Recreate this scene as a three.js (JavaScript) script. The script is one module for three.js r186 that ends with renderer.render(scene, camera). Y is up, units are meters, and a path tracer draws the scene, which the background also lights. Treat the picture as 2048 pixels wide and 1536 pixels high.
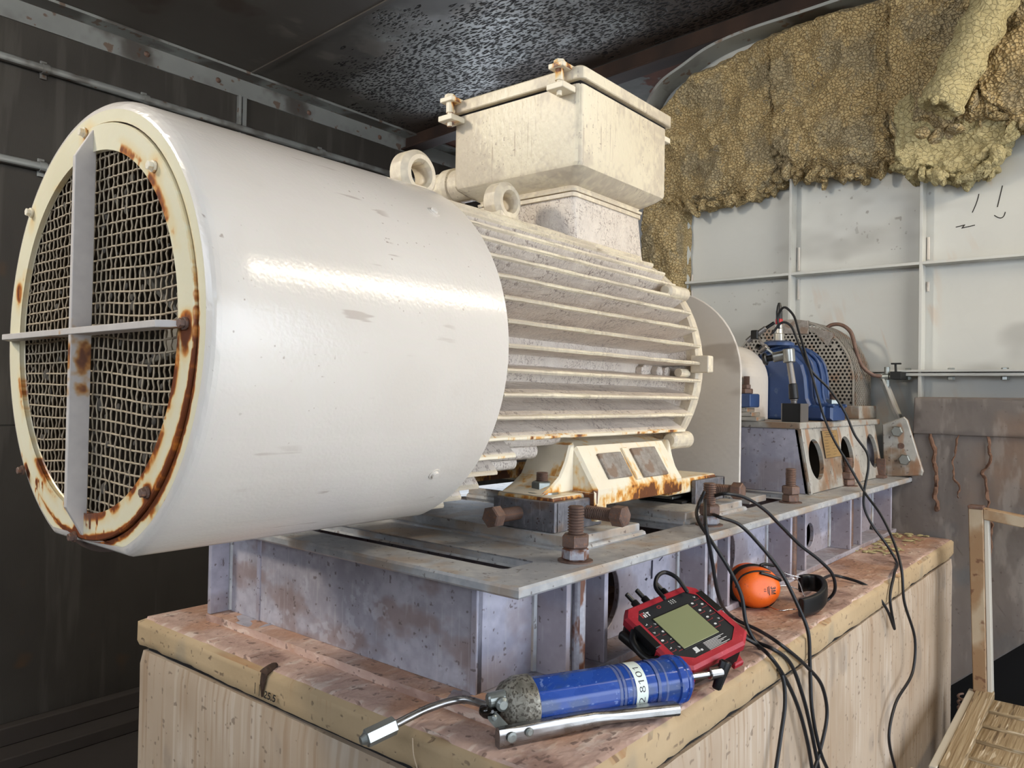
import * as THREE from 'three';
import { RoundedBoxGeometry } from 'three/addons/geometries/RoundedBoxGeometry.js';
import { mergeGeometries, toCreasedNormals } from 'three/addons/utils/BufferGeometryUtils.js';
import { RectAreaLightUniformsLib } from 'three/addons/lights/RectAreaLightUniformsLib.js';

// ------------------------------------------------------------------ camera, light, exposure
const scene = new THREE.Scene();
const camera = new THREE.PerspectiveCamera(2 * Math.atan(768 / 1573.2) * 180 / Math.PI, 4 / 3, 0.05, 60);
{
  const psi = 0.6885, pitch = 0.0146, roll = 0.0182, c = Math.cos, s = Math.sin;
  const r0 = new THREE.Vector3(s(psi), 0, c(psi)), f0 = new THREE.Vector3(c(psi), 0, -s(psi)), u0 = new THREE.Vector3(0, 1, 0);
  const f = f0.clone().multiplyScalar(c(pitch)).addScaledVector(u0, s(pitch)), u1 = u0.clone().multiplyScalar(c(pitch)).addScaledVector(f0, -s(pitch));
  const r = r0.clone().multiplyScalar(c(roll)).addScaledVector(u1, s(roll)), u = u1.clone().multiplyScalar(c(roll)).addScaledVector(r0, -s(roll));
  camera.quaternion.setFromRotationMatrix(new THREE.Matrix4().makeBasis(r, u, f.clone().negate()));
  camera.position.set(-0.3726, 1.3909, 0.9083);
}
const renderer = new THREE.WebGLRenderer({ antialias: true });
renderer.toneMapping = THREE.LinearToneMapping;
renderer.toneMappingExposure = 0.82;
renderer.shadowMap.enabled = true;
RectAreaLightUniformsLib.init();
scene.background = new THREE.Color().setRGB(0.80, 0.885, 1.0);   // overcast sky beyond the open gates
scene.backgroundIntensity = 7.2;
const LAMP = { tube: 74, left: 20 };

// ------------------------------------------------------------------ helpers
const AX = 1.4521, FY = 1.1689;                  // motor axis height, top of the steel frame
const V = (x, y, z) => new THREE.Vector3(x, y, z);
let seed0 = 7;
function rng(s) { let a = s >>> 0; return () => { a = (a + 0x6D2B79F5) | 0; let t = Math.imul(a ^ (a >>> 15), 1 | a); t = (t + Math.imul(t ^ (t >>> 7), 61 | t)) ^ t; return ((t ^ (t >>> 14)) >>> 0) / 4294967296; }; }
const rnd = rng(seed0);
const clamp = (x, a = 0, b = 1) => Math.min(b, Math.max(a, x));
const mixn = (a, b, t) => a + (b - a) * t;
const sstep = (a, b, x) => { const t = clamp((x - a) / (b - a)); return t * t * (3 - 2 * t); };
const mix3 = (a, b, t) => [a[0] + (b[0] - a[0]) * t, a[1] + (b[1] - a[1]) * t, a[2] + (b[2] - a[2]) * t];
function hash(x, y, z, s) { let h = Math.imul(x, 374761393) ^ Math.imul(y, 668265263) ^ Math.imul(z, 2147483647 - 1274126177) ^ Math.imul(s, 1442695041); h = Math.imul(h ^ (h >>> 13), 1274126177); h ^= h >>> 16; return (h >>> 0) / 4294967296; }
function vnoise(x, y, z, px, py, s) {            // value noise, periodic in x and y
  const xi = Math.floor(x), yi = Math.floor(y), zi = Math.floor(z), fx = x - xi, fy = y - yi, fz = z - zi;
  const ux = fx * fx * (3 - 2 * fx), uy = fy * fy * (3 - 2 * fy), uz = fz * fz * (3 - 2 * fz);
  const m = (a, p) => p ? ((a % p) + p) % p : a;
  const x0 = m(xi, px), x1 = m(xi + 1, px), y0 = m(yi, py), y1 = m(yi + 1, py);
  const pl = (zz) => { const a = hash(x0, y0, zz, s), b = hash(x1, y0, zz, s), c = hash(x0, y1, zz, s), d = hash(x1, y1, zz, s); return (a + (b - a) * ux) * (1 - uy) + (c + (d - c) * ux) * uy; };
  const a = pl(zi); return fz === 0 ? a : a + (pl(zi + 1) - a) * uz;
}
function fbm(u, v, fx, fy, oct, s) {             // u, v in 0..1, tileable
  let a = 0.5, t = 0, n = 0;
  for (let i = 0; i < oct; i++) { t += a * vnoise(u * fx, v * fy, 0, fx, fy, s + i * 17); n += a; a *= 0.5; fx *= 2; fy *= 2; }
  return t / n;
}
function fbm3(x, y, z, oct, s) { let a = 0.5, t = 0, n = 0; for (let i = 0; i < oct; i++) { t += a * vnoise(x, y, z, 0, 0, s + i * 31); n += a; a *= 0.5; x *= 2; y *= 2; z *= 2; } return t / n - 0.5; }
function cells(u, v, f, s) {                     // tileable cell noise: [nearest, second - nearest, id]
  const x = u * f, y = v * f, xi = Math.floor(x), yi = Math.floor(y); let d1 = 9, d2 = 9, id = 0;
  for (let j = -1; j <= 1; j++) for (let i = -1; i <= 1; i++) {
    const cx = xi + i, cy = yi + j, mx = ((cx % f) + f) % f, my = ((cy % f) + f) % f;
    const dx = cx + hash(mx, my, 1, s) - x, dy = cy + hash(mx, my, 2, s) - y, d = Math.hypot(dx, dy);
    if (d < d1) { d2 = d1; d1 = d; id = hash(mx, my, 3, s); } else if (d < d2) d2 = d;
  }
  return [d1, d2 - d1, id];
}
// fn(u, v) -> [r, g, b (0..255 sRGB), height 0..1 or undefined, roughness 0..1 or undefined]
function makeMaps(w, h, fn) {
  const col = new Uint8Array(w * h * 4), bmp = new Uint8Array(w * h * 4), rgh = new Uint8Array(w * h * 4); let hasB = false, hasR = false;
  for (let y = 0; y < h; y++) for (let x = 0; x < w; x++) {
    const o = (y * w + x) * 4, p = fn((x + 0.5) / w, (y + 0.5) / h);
    col[o] = clamp(p[0], 0, 255); col[o + 1] = clamp(p[1], 0, 255); col[o + 2] = clamp(p[2], 0, 255); col[o + 3] = 255;
    if (p[3] !== undefined) { hasB = true; const b = clamp(p[3]) * 255; bmp[o] = bmp[o + 1] = bmp[o + 2] = b; bmp[o + 3] = 255; }
    if (p[4] !== undefined) { hasR = true; const b = clamp(p[4]) * 255; rgh[o] = rgh[o + 1] = rgh[o + 2] = b; rgh[o + 3] = 255; }
  }
  const mk = (d, srgb) => { const t = new THREE.DataTexture(d, w, h, THREE.RGBAFormat); t.wrapS = t.wrapT = THREE.RepeatWrapping; t.magFilter = THREE.LinearFilter; t.minFilter = THREE.LinearMipmapLinearFilter; t.generateMipmaps = true; if (srgb) t.colorSpace = THREE.SRGBColorSpace; t.needsUpdate = true; return t; };
  return { map: mk(col, true), bumpMap: hasB ? mk(bmp, false) : null, roughnessMap: hasR ? mk(rgh, false) : null };
}
function surf(period, size, fn, o = {}) {        // a material whose uv is in metres / period
  const m = makeMaps(size, o.h || size, fn), { bump = 0.001, h, phys, ...rest } = o;
  const q = { roughness: 0.6, metalness: 0, ...rest, map: m.map };
  if (m.bumpMap) { q.bumpMap = m.bumpMap; q.bumpScale = bump; }
  if (m.roughnessMap) { q.roughnessMap = m.roughnessMap; q.roughness = 1; }
  const mat = phys ? new THREE.MeshPhysicalMaterial(q) : new THREE.MeshStandardMaterial(q);
  mat.userData.period = period; return mat;
}
const plain = (hex, roughness = 0.6, metalness = 0, o = {}) => new THREE.MeshPhysicalMaterial({ color: hex, roughness, metalness, ...o });
function boxUV(g, period = 1) {                  // uv in metres by the side each face looks to
  if (g.index) g = g.toNonIndexed();
  const p = g.attributes.position, n = p.count, uv = new Float32Array(n * 2);
  for (let i = 0; i < n; i += 3) {
    const a = V().fromBufferAttribute(p, i), b = V().fromBufferAttribute(p, i + 1), c = V().fromBufferAttribute(p, i + 2);
    const nn = b.clone().sub(a).cross(c.clone().sub(a)), ax = Math.abs(nn.x), ay = Math.abs(nn.y), az = Math.abs(nn.z);
    [a, b, c].forEach((q, k) => { const [s, t] = ay >= ax && ay >= az ? [q.x, q.z] : ax >= az ? [q.z, q.y] : [q.x, q.y]; uv[(i + k) * 2] = s / period; uv[(i + k) * 2 + 1] = t / period; });
  }
  g.setAttribute('uv', new THREE.BufferAttribute(uv, 2)); return g;
}
const taken = {};
function numbered(n) { taken[n] = (taken[n] ?? -1) + 1; return taken[n] ? `${n}_${String(taken[n]).padStart(3, '0')}` : n; }
function thing(name, label, category, pos = [0, 0, 0], group, kind) {
  const o = new THREE.Group(); o.name = numbered(name); o.position.set(...pos); scene.add(o);
  if (kind) o.userData = { kind, label }; else o.userData = { label, category };
  if (group) o.userData.group = group;
  return o;
}
const rootOf = (o) => { while (o.parent && o.parent !== scene) o = o.parent; return o; };
// part(): geometry is given in the world; it is moved into the frame of its thing
function part(parent, name, g, mat, o = {}) {
  if (Array.isArray(g)) g = merge(g);
  const m1 = Array.isArray(mat) ? mat[0] : mat;
  if (!o.keepUV) g = boxUV(g, m1.userData.period || 1);
  const r = rootOf(parent).position;
  g.translate(-r.x, -r.y, -r.z);
  const m = new THREE.Mesh(g, mat); m.name = o.name0 ? name : numbered2(parent, name); m.castShadow = m.receiveShadow = true; parent.add(m);
  if (o.kind) m.userData.kind = o.kind;
  if (o.label) m.userData.label = o.label;
  return m;
}
function numbered2(parent, name) { const k = parent.children.filter((c) => c.name === name || c.name.startsWith(name + '_0') || c.name.startsWith(name + '_1')).length; return k ? `${name}_${String(k).padStart(3, '0')}` : name; }
function structure(name, g, mat, label) {
  if (Array.isArray(g)) g = merge(g);
  const m = new THREE.Mesh(boxUV(g, mat.userData.period || 1), mat); m.name = numbered(name); m.userData = { kind: 'structure' }; if (label) m.userData.label = label; m.castShadow = m.receiveShadow = true; scene.add(m); return m;
}
function merge(list) {
  return mergeGeometries(list.map((g) => { const q = g.index ? g.toNonIndexed() : g.clone(); for (const k of Object.keys(q.attributes)) if (!['position', 'normal', 'uv'].includes(k)) q.deleteAttribute(k); if (!q.attributes.uv) q.setAttribute('uv', new THREE.BufferAttribute(new Float32Array(q.attributes.position.count * 2), 2)); q.clearGroups(); return q; }), false);
}
function box(x0, x1, y0, y1, z0, z1, r = 0.002) {
  const w = x1 - x0, h = y1 - y0, d = z1 - z0, m = Math.min(w, h, d);
  const g = r > 0 && m > 0.003 ? new RoundedBoxGeometry(w, h, d, 2, Math.min(r, m * 0.45)) : new THREE.BoxGeometry(w, h, d);
  return g.translate((x0 + x1) / 2, (y0 + y1) / 2, (z0 + z1) / 2);
}
function prism(pts, axis, lo, hi, holes = [], bevel = 0.0015) {   // x: (z, y)   y: (x, z)   z: (x, y)
  const f = axis === 'x' ? ([a, b]) => new THREE.Vector2(-a, b) : axis === 'y' ? ([a, b]) => new THREE.Vector2(a, -b) : ([a, b]) => new THREE.Vector2(a, b);
  const sh = new THREE.Shape(pts.map(f)); for (const h of holes) sh.holes.push(new THREE.Path(h.map(f)));
  const bt = Math.min(bevel, (hi - lo) * 0.4);
  const g = new THREE.ExtrudeGeometry(sh, { depth: hi - lo - 2 * bt, bevelEnabled: bt > 0, bevelThickness: bt, bevelSize: bt, bevelOffset: -bt, bevelSegments: 1, curveSegments: 12, steps: 1 });
  g.translate(0, 0, bt);
  if (axis === 'x') g.rotateY(Math.PI / 2).translate(lo, 0, 0); else if (axis === 'y') g.rotateX(-Math.PI / 2).translate(0, lo, 0); else g.translate(0, 0, lo);
  return g;
}
const circle = (cx, cy, rx, ry = rx, n = 28, a0 = 0) => Array.from({ length: n }, (_, i) => { const a = a0 + (i / n) * Math.PI * 2; return [cx + rx * Math.cos(a), cy + ry * Math.sin(a)]; });
const rrect = (x0, x1, y0, y1, r, n = 4) => { const o = []; for (const [cx, cy, a] of [[x1 - r, y1 - r, 0], [x0 + r, y1 - r, 90], [x0 + r, y0 + r, 180], [x1 - r, y0 + r, 270]]) for (let i = 0; i <= n; i++) { const t = (a + 90 * i / n) * Math.PI / 180; o.push([cx + r * Math.cos(t), cy + r * Math.sin(t)]); } return o; };
function align(g, from, dir) { g.applyQuaternion(new THREE.Quaternion().setFromUnitVectors(V(0, 1, 0), dir.clone().normalize())); return g.translate(from.x, from.y, from.z); }
function cyl(a, b, r0, r1 = r0, n = 24, bev = 0) {               // rod between two points
  const d = b.clone().sub(a), L = d.length(), pts = bev ? [[0, 0], [r0 - bev, 0], [r0, bev], [r1, L - bev], [r1 - bev, L], [0, L]] : [[0, 0], [r0, 0], [r1, L], [0, L]];
  return align(toCreasedNormals(new THREE.LatheGeometry(pts.map(([x, y]) => new THREE.Vector2(Math.max(x, 1e-5), y)), n), 0.6), a, d);
}
function lathe(a, dir, prof, n = 32, crease = 0.6) { return align(toCreasedNormals(new THREE.LatheGeometry(prof.map(([r, y]) => new THREE.Vector2(Math.max(r, 1e-5), y)), n), crease), a, dir); }
function hexnut(a, dir, r, h, turn = 0, hole = 0) {
  const pts = circle(0, 0, r, r, 6, turn).map((q) => new THREE.Vector2(...q)), sh = new THREE.Shape(pts);
  if (hole) sh.holes.push(new THREE.Path(circle(0, 0, hole, hole, 20).map((q) => new THREE.Vector2(...q))));
  const b = Math.min(r * 0.12, h * 0.2), g = new THREE.ExtrudeGeometry(sh, { depth: h - 2 * b, bevelThickness: b, bevelSize: b, bevelOffset: -b, bevelSegments: 1 });
  g.translate(0, 0, b).rotateX(-Math.PI / 2); return align(g, a, dir);
}
function thread(a, dir, r, L, pitch, n = 18) {
  const prof = [[0, 0], [r * 0.86, 0]], k = Math.round(L / pitch);
  for (let i = 0; i < k; i++) { prof.push([r, (i + 0.35) * pitch], [r, (i + 0.55) * pitch], [r * 0.84, (i + 0.9) * pitch], [r * 0.84, (i + 1) * pitch]); }
  prof.push([r * 0.8, L], [0, L]);
  return align(new THREE.LatheGeometry(prof.map(([x, y]) => new THREE.Vector2(Math.max(x, 1e-5), y)), n), a, dir);
}
function tube(pts, r, seg = 0, radial = 10) {
  const c = new THREE.CatmullRomCurve3(pts.map((q) => q.isVector3 ? q : V(...q)), false, 'centripetal');
  const g = new THREE.TubeGeometry(c, seg || pts.length * 14, r, radial, false), e0 = new THREE.SphereGeometry(r * 0.995, radial, 6), e1 = e0.clone();
  e0.translate(...c.getPoint(0).toArray()); e1.translate(...c.getPoint(1).toArray());
  return merge([g, e0, e1]);
}
// loft(): rounded rectangles [y, x0, x1, z0, z1, r] stacked, closed at both ends
function loft(levels, n = 5, crease = 0.5) {
  const rings = levels.map(([y, x0, x1, z0, z1, r]) => rrect(x0, x1, z0, z1, r, n).map(([x, z]) => [x, y, z])), m = rings[0].length, pos = [], idx = [];
  rings.forEach((r) => r.forEach((q) => pos.push(...q)));
  for (let j = 0; j < rings.length - 1; j++) for (let i = 0; i < m; i++) { const a = j * m + i, b = j * m + (i + 1) % m; idx.push(a, a + m, b, b, a + m, b + m); }
  for (const [j, flip] of [[0, 0], [rings.length - 1, 1]]) {
    const c = pos.length / 3, r = rings[j], s = [0, 0, 0]; r.forEach((q) => q.forEach((v, k) => { s[k] += v / m; })); pos.push(...s);
    for (let i = 0; i < m; i++) { const a = j * m + i, b = j * m + (i + 1) % m; flip ? idx.push(c, b, a) : idx.push(c, a, b); }
  }
  const g = new THREE.BufferGeometry(); g.setAttribute('position', new THREE.Float32BufferAttribute(pos, 3)); g.setIndex(idx); return toCreasedNormals(g.toNonIndexed(), crease);
}
function canvasTex(w, h, draw) { const c = document.createElement('canvas'); c.width = w; c.height = h; draw(c.getContext('2d'), w, h); const t = new THREE.CanvasTexture(c); t.colorSpace = THREE.SRGBColorSpace; return t; }
function bumpy(g, amp, f, oct, s, fn) {          // moves vertices by noise of their place, so edges stay joined
  const p = g.attributes.position;
  for (let i = 0; i < p.count; i++) { const x = p.getX(i), y = p.getY(i), z = p.getZ(i), k = fn ? fn(x, y, z) : 1; p.setXYZ(i, x + amp * k * fbm3(x * f, y * f, z * f, oct, s), y + amp * k * fbm3(x * f, y * f, z * f, oct, s + 100), z + amp * k * fbm3(x * f, y * f, z * f, oct, s + 200)); }
  if (!g.index) return toCreasedNormals(g, 0.7);
  g.computeVertexNormals(); return g;
}

// ------------------------------------------------------------------ materials
const RUST = [140, 78, 38], RUST_D = [92, 52, 34], ORANGE = [196, 122, 42];
const M = {};
M.cream = surf(0.5, 1024, (u, v) => {            // smooth sprayed paint with scuffs and specks
  const a = fbm(u, v, 4, 4, 5, 1), b = fbm(u, v, 6, 60, 3, 2), c = fbm(u, v, 90, 90, 2, 3), w = fbm(u, v, 160, 160, 2, 12);
  let p = mix3([219, 210, 199], [230, 222, 212], a);
  const sp = sstep(0.86, 0.92, c) * sstep(0.52, 0.66, a); p = mix3(p, [150, 132, 118], sp * 0.6);
  const sc = sstep(0.72, 0.78, b) * sstep(0.56, 0.66, fbm(u, v, 5, 3, 3, 9)); p = mix3(p, [176, 160, 148], sc * 0.5);
  const st = sstep(0.62, 0.75, fbm(u, v, 3, 3, 5, 40)); p = mix3(p, [210, 198, 184], st * 0.3);
  return [...p, 0.5 + 0.35 * (w - 0.5) + 0.25 * (fbm(u, v, 50, 50, 2, 5) - 0.5)];
}, { roughness: 0.2, bump: 0.00035 });
M.creamRough = surf(0.22, 1024, (u, v) => {      // thick wrinkled brush paint with dirt caught in the wrinkles
  const wu = u + 0.03 * fbm(u, v, 8, 8, 3, 4), wv = v + 0.03 * fbm(u, v, 8, 8, 3, 6);
  const r1 = Math.abs(fbm(wu, wv, 40, 26, 3, 11) - 0.5) * 2, r2 = Math.abs(fbm(wu, wv, 80, 60, 2, 14) - 0.5) * 2, a = fbm(u, v, 4, 4, 4, 21);
  const h = Math.min(1, 0.6 * Math.pow(r1, 0.6) + 0.4 * Math.pow(r2, 0.7) + 0.15), dirt = sstep(0.5, 0.16, h) * sstep(0.25, 0.6, a);
  let p = mix3([212, 200, 188], [228, 217, 204], fbm(u, v, 12, 12, 3, 33));
  p = mix3(p, [118, 102, 94], dirt * 0.8);
  p = mix3(p, [214, 180, 124], sstep(0.68, 0.8, fbm(u, v, 3, 4, 4, 57)) * 0.4);
  const sp = sstep(0.8, 0.86, fbm(u, v, 110, 110, 2, 77)) * sstep(0.45, 0.6, a); p = mix3(p, [110, 92, 78], sp * 0.6);
  return [...p, h];
}, { roughness: 0.45, bump: 0.0014 });
M.creamBox = surf(0.4, 768, (u, v) => {         // terminal box: brush paint, dirt runs downwards, specks
  const run = fbm(u, v, 90, 5, 3, 3), ar = sstep(0.42, 0.68, fbm(u, v, 4, 4, 3, 8)), sp = sstep(0.77, 0.84, fbm(u, v, 120, 90, 2, 19));
  let p = mix3([224, 211, 184], [236, 224, 198], fbm(u, v, 5, 9, 4, 2));
  p = mix3(p, [150, 128, 108], sstep(0.7, 0.84, run) * ar * 0.5); p = mix3(p, [140, 122, 106], sp * ar * 0.6);
  p = mix3(p, [192, 178, 160], sstep(0.42, 0.66, fbm(u, v, 3, 3, 5, 61) * 0.7 + fbm(u, v, 50, 40, 2, 63) * 0.3) * 0.6);
  return [...p, 0.5 + 0.5 * (fbm(u, v, 70, 40, 3, 5) - 0.5)];
}, { roughness: 0.42, bump: 0.0014 });
M.creamRust = surf(0.3, 768, (u, v) => {        // chipped cream paint with rust bleeding out of the chips
  const n = fbm(u, v, 8, 6, 5, 5), k = fbm(u, v, 30, 30, 3, 9), run = fbm(u, v, 50, 4, 3, 15);
  let p = mix3([228, 216, 192], [240, 230, 208], fbm(u, v, 10, 10, 4, 1));
  p = mix3(p, [226, 178, 104], sstep(0.6, 0.74, n * 0.75 + run * 0.3) * 0.8);
  p = mix3(p, ORANGE, sstep(0.63, 0.72, n * 0.75 + k * 0.27) * 0.75);
  p = mix3(p, RUST_D, sstep(0.69, 0.75, n * 0.75 + k * 0.27) * 0.85);
  return [...p, 0.5 + 0.4 * (k - 0.5) - 0.25 * sstep(0.64, 0.7, n)];
}, { roughness: 0.45, bump: 0.0012 });
M.footRust = surf(0.3, 768, (u, v) => {          // the foot casting: rust weeps along its lower edge and off the cover plates
  const n = fbm(u, v, 8, 6, 5, 5), k = fbm(u, v, 34, 34, 3, 9), run = fbm(u, v, 60, 4, 3, 15), e = sstep(0.2, 0.1, v + 0.05 * (run - 0.5)) * sstep(0.02, 0.07, v);
  let p = mix3([228, 216, 192], [240, 230, 208], fbm(u, v, 10, 10, 4, 1)); const q = n * 0.6 + k * 0.25 + run * 0.2 + 0.2 * e;
  p = mix3(p, [226, 178, 104], sstep(0.56, 0.72, q) * 0.8); p = mix3(p, ORANGE, sstep(0.66, 0.76, q) * 0.8); p = mix3(p, RUST_D, sstep(0.74, 0.81, q) * 0.85);
  return [...p, 0.5 + 0.4 * (k - 0.5) - 0.25 * sstep(0.68, 0.74, q)];
}, { roughness: 0.45, bump: 0.0012 });
const steel = (A, B, brown, amt, s, dots = 0.5) => (u, v) => {
  const a = fbm(u, v, 4, 4, 5, s), b = fbm(u, v, 30, 30, 4, s + 2), sc = fbm(u, v, 90, 8, 2, s + 4);
  let p = mix3(A, B, sstep(0.3, 0.7, a * 0.6 + b * 0.4));
  p = mix3(p, brown, sstep(0.5, 0.68, fbm(u, v, 5, 7, 5, s + 6)) * amt);
  p = mix3(p, [188, 186, 188], sstep(0.72, 0.8, sc) * 0.25);
  p = mix3(p, [70, 58, 54], sstep(0.74, 0.82, fbm(u, v, 60, 60, 3, s + 9)) * dots);
  return [...p, 0.5 + 0.5 * (b - 0.5)];
};
M.steel = surf(0.45, 1024, steel([158, 156, 170], [186, 184, 197], [144, 126, 120], 0.4, 100), { roughness: 0.5, metalness: 0.1, bump: 0.0006 });
M.steelTop = surf(0.4, 768, steel([166, 168, 172], [202, 202, 200], [176, 152, 128], 0.6, 130, 0.5), { roughness: 0.42, metalness: 0.15, bump: 0.0006 });
M.steelDark = surf(0.4, 512, (u, v) => {
  let p = steel([146, 142, 150], [174, 170, 178], [126, 104, 98], 0.6, 160)(u, v); const w = sstep(0.58, 0.66, fbm(u, v, 7, 7, 5, 171)) * sstep(0.45, 0.6, fbm(u, v, 40, 40, 3, 175));
  const q = mix3(p, [186, 186, 194], w * 0.45); return [...q, p[3]];
}, { roughness: 0.6, bump: 0.0006 });
M.block = surf(0.25, 512, steel([104, 104, 110], [136, 136, 142], [116, 94, 80], 0.7, 190, 0.8), { roughness: 0.45, metalness: 0.3, bump: 0.0008 });
M.boltRust = surf(0.08, 512, (u, v) => { const a = fbm(u, v, 5, 5, 5, 3), b = fbm(u, v, 30, 30, 3, 7); let p = mix3([92, 72, 64], [136, 112, 100], a); p = mix3(p, [146, 98, 70], sstep(0.6, 0.75, b) * 0.6); return [...p, b]; }, { roughness: 0.62, metalness: 0.35, bump: 0.0005 });
M.rodRust = surf(0.12, 512, (u, v) => { const a = fbm(u, v, 6, 3, 5, 31), b = fbm(u, v, 30, 30, 3, 37); let p = mix3([150, 148, 156], [176, 176, 184], b); p = mix3(p, [112, 72, 54], sstep(0.5, 0.62, a)); return p; }, { roughness: 0.5, metalness: 0.2, bump: 0.0006 });
M.zinc = plain(0x9fa39f, 0.32, 0.85);
M.zincRough = surf(0.06, 256, (u, v) => { const a = fbm(u, v, 6, 6, 4, 2); return [...mix3([120, 124, 120], [170, 176, 172], a)]; }, { roughness: 0.38, metalness: 0.7, bump: 0.0003 });
M.chrome = plain(0xd2d2d4, 0.16, 1.0);
M.chromeWorn = surf(0.1, 512, (u, v) => { const a = fbm(u, v, 8, 8, 4, 2), s = fbm(u, v, 4, 120, 2, 5); const p = mix3([138, 137, 136], [178, 177, 177], a); return [...mix3(p, [128, 124, 120], sstep(0.68, 0.8, s) * 0.6), undefined, 0.2 + 0.22 * a]; }, { metalness: 1, bump: 0.0001 });
M.castDirty = surf(0.06, 512, (u, v) => { const a = fbm(u, v, 6, 6, 5, 4), b = fbm(u, v, 24, 24, 3, 6); let p = mix3([96, 92, 82], [168, 164, 152], a); p = mix3(p, [62, 56, 48], sstep(0.55, 0.7, b) * 0.7); return [...p, b, 0.3 + 0.4 * b]; }, { metalness: 0.45, bump: 0.0006 });
M.blueTube = surf(0.12, 512, (u, v) => { const a = fbm(u, v, 4, 4, 5, 2), s = fbm(u, v, 8, 90, 3, 5); let p = mix3([26, 60, 138], [42, 82, 164], a); p = mix3(p, [116, 136, 190], sstep(0.73, 0.8, fbm(u, v, 20, 28, 4, 8)) * 0.8); p = mix3(p, [78, 84, 104], sstep(0.55, 0.72, fbm(u, v, 3, 5, 4, 12)) * 0.5); return [...mix3(p, [90, 104, 150], sstep(0.7, 0.8, s) * 0.3), undefined, 0.2 + 0.15 * a]; }, { bump: 0.0001 });
M.blueBand = plain(0x54618c, 0.45);
M.bluePaint = surf(0.2, 512, (u, v) => { const a = fbm(u, v, 5, 5, 5, 2); let p = mix3([36, 58, 100], [50, 76, 122], a); p = mix3(p, [104, 112, 128], sstep(0.68, 0.78, fbm(u, v, 12, 12, 4, 8)) * 0.5); return [...p, a, 0.28 + 0.3 * a]; }, { bump: 0.0004 });
M.plinthSide = surf(0.9, 1024, (u, v) => {       // cast concrete with brown runs from above and pale lime
  const a = fbm(u, v, 5, 5, 5, 1), run = 0.6 * fbm(u, v, 150, 5, 4, 3) + 0.4 * fbm(u, v, 22, 4, 4, 8), pits = sstep(0.8, 0.85, fbm(u, v, 100, 100, 2, 7)), w = 0.5 * fbm(u, v, 110, 6, 3, 13) + 0.5 * fbm(u, v, 9, 5, 4, 17);
  let p = mix3([164, 144, 122], [186, 168, 148], a);
  p = mix3(p, [142, 112, 84], sstep(0.55, 0.76, run) * 0.5); p = mix3(p, [204, 194, 182], sstep(0.53, 0.72, w) * 0.45); p = mix3(p, [150, 128, 104], sstep(0.5, 0.72, fbm(u, v, 4, 3, 6, 27)) * 0.45);
  p = mix3(p, [136, 124, 112], sstep(0.6, 0.72, fbm(u, v, 12, 6, 5, 23)) * 0.45); p = mix3(p, [104, 88, 74], pits * 0.5);
  return [...p, 0.5 + 0.4 * (fbm(u, v, 60, 20, 4, 5) - 0.5) - 0.3 * pits];
}, { roughness: 0.85, bump: 0.0012 });
M.plinthBand = surf(0.7, 768, (u, v) => {
  const a = fbm(u, v, 5, 5, 5, 41), run = 0.5 * fbm(u, v, 90, 6, 4, 43) + 0.5 * fbm(u, v, 7, 6, 4, 49), pits = sstep(0.78, 0.85, fbm(u, v, 90, 90, 2, 47));
  let p = mix3([166, 142, 108], [188, 164, 130], a); p = mix3(p, [150, 104, 66], sstep(0.55, 0.75, run) * 0.55); p = mix3(p, [134, 126, 112], sstep(0.55, 0.7, fbm(u, v, 6, 4, 4, 53)) * 0.5);
  p = mix3(p, [104, 86, 70], pits * 0.5); return [...p, 0.5 + 0.5 * (fbm(u, v, 40, 40, 4, 45) - 0.5) - 0.4 * pits];
}, { roughness: 0.85, bump: 0.002 });
M.plinthTop = surf(0.5, 1024, (u, v) => {        // trowelled, spalled top, pink brown with oil and rust
  const a = fbm(u, v, 5, 5, 5, 61), g = fbm(u, v, 50, 60, 3, 63), f = fbm(u, v, 16, 46, 4, 65);
  let p = mix3([172, 140, 126], [212, 184, 168], f * 0.7 + g * 0.3); p = mix3(p, [216, 200, 186], sstep(0.63, 0.73, f) * 0.6);
  p = mix3(p, [124, 94, 84], sstep(0.55, 0.68, a) * 0.5); p = mix3(p, [166, 112, 76], sstep(0.58, 0.74, fbm(u, v, 4, 4, 5, 69)) * 0.4);
  p = mix3(p, [88, 68, 60], sstep(0.7, 0.78, g) * 0.5); return [...p, 0.5 * f + 0.5 * g];
}, { roughness: 0.72, bump: 0.004 });
M.wallLeft = surf(1.3, 1024, (u, v) => {         // dull galvanised sheet, sooty
  const a = fbm(u, v, 4, 4, 5, 2), run = fbm(u, v, 24, 2, 4, 5), dot = Math.sin(u * 200 * 6.2832) * Math.sin(v * 200 * 6.2832);
  let p = mix3([64, 60, 56], [88, 84, 78], a); p = mix3(p, [108, 104, 98], sstep(0.6, 0.75, run) * 0.4); p = mix3(p, [66, 62, 58], sstep(0.55, 0.8, fbm(u, v, 50, 6, 4, 9)) * 0.4);
  p = mix3(p, [116, 78, 46], sstep(0.72, 0.82, fbm(u, v, 5, 5, 4, 15)) * 0.6); p = p.map((c) => c * (1 - 0.12 * sstep(0.2, 0.9, dot)));
  return [...p, 0.5 + 0.3 * (a - 0.5)];
}, { roughness: 0.6, metalness: 0.25, bump: 0.001 });
M.galv = surf(0.8, 512, (u, v) => { const a = fbm(u, v, 5, 5, 5, 12), b = fbm(u, v, 24, 24, 4, 14); let p = mix3([140, 142, 140], [178, 181, 178], a); p = mix3(p, [84, 77, 72], sstep(0.5, 0.64, fbm(u, v, 3, 3, 5, 18)) * 0.75); p = mix3(p, [104, 66, 44], sstep(0.68, 0.76, b) * 0.5); return [...p, b]; }, { roughness: 0.5, metalness: 0.35, bump: 0.0008 });
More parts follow.
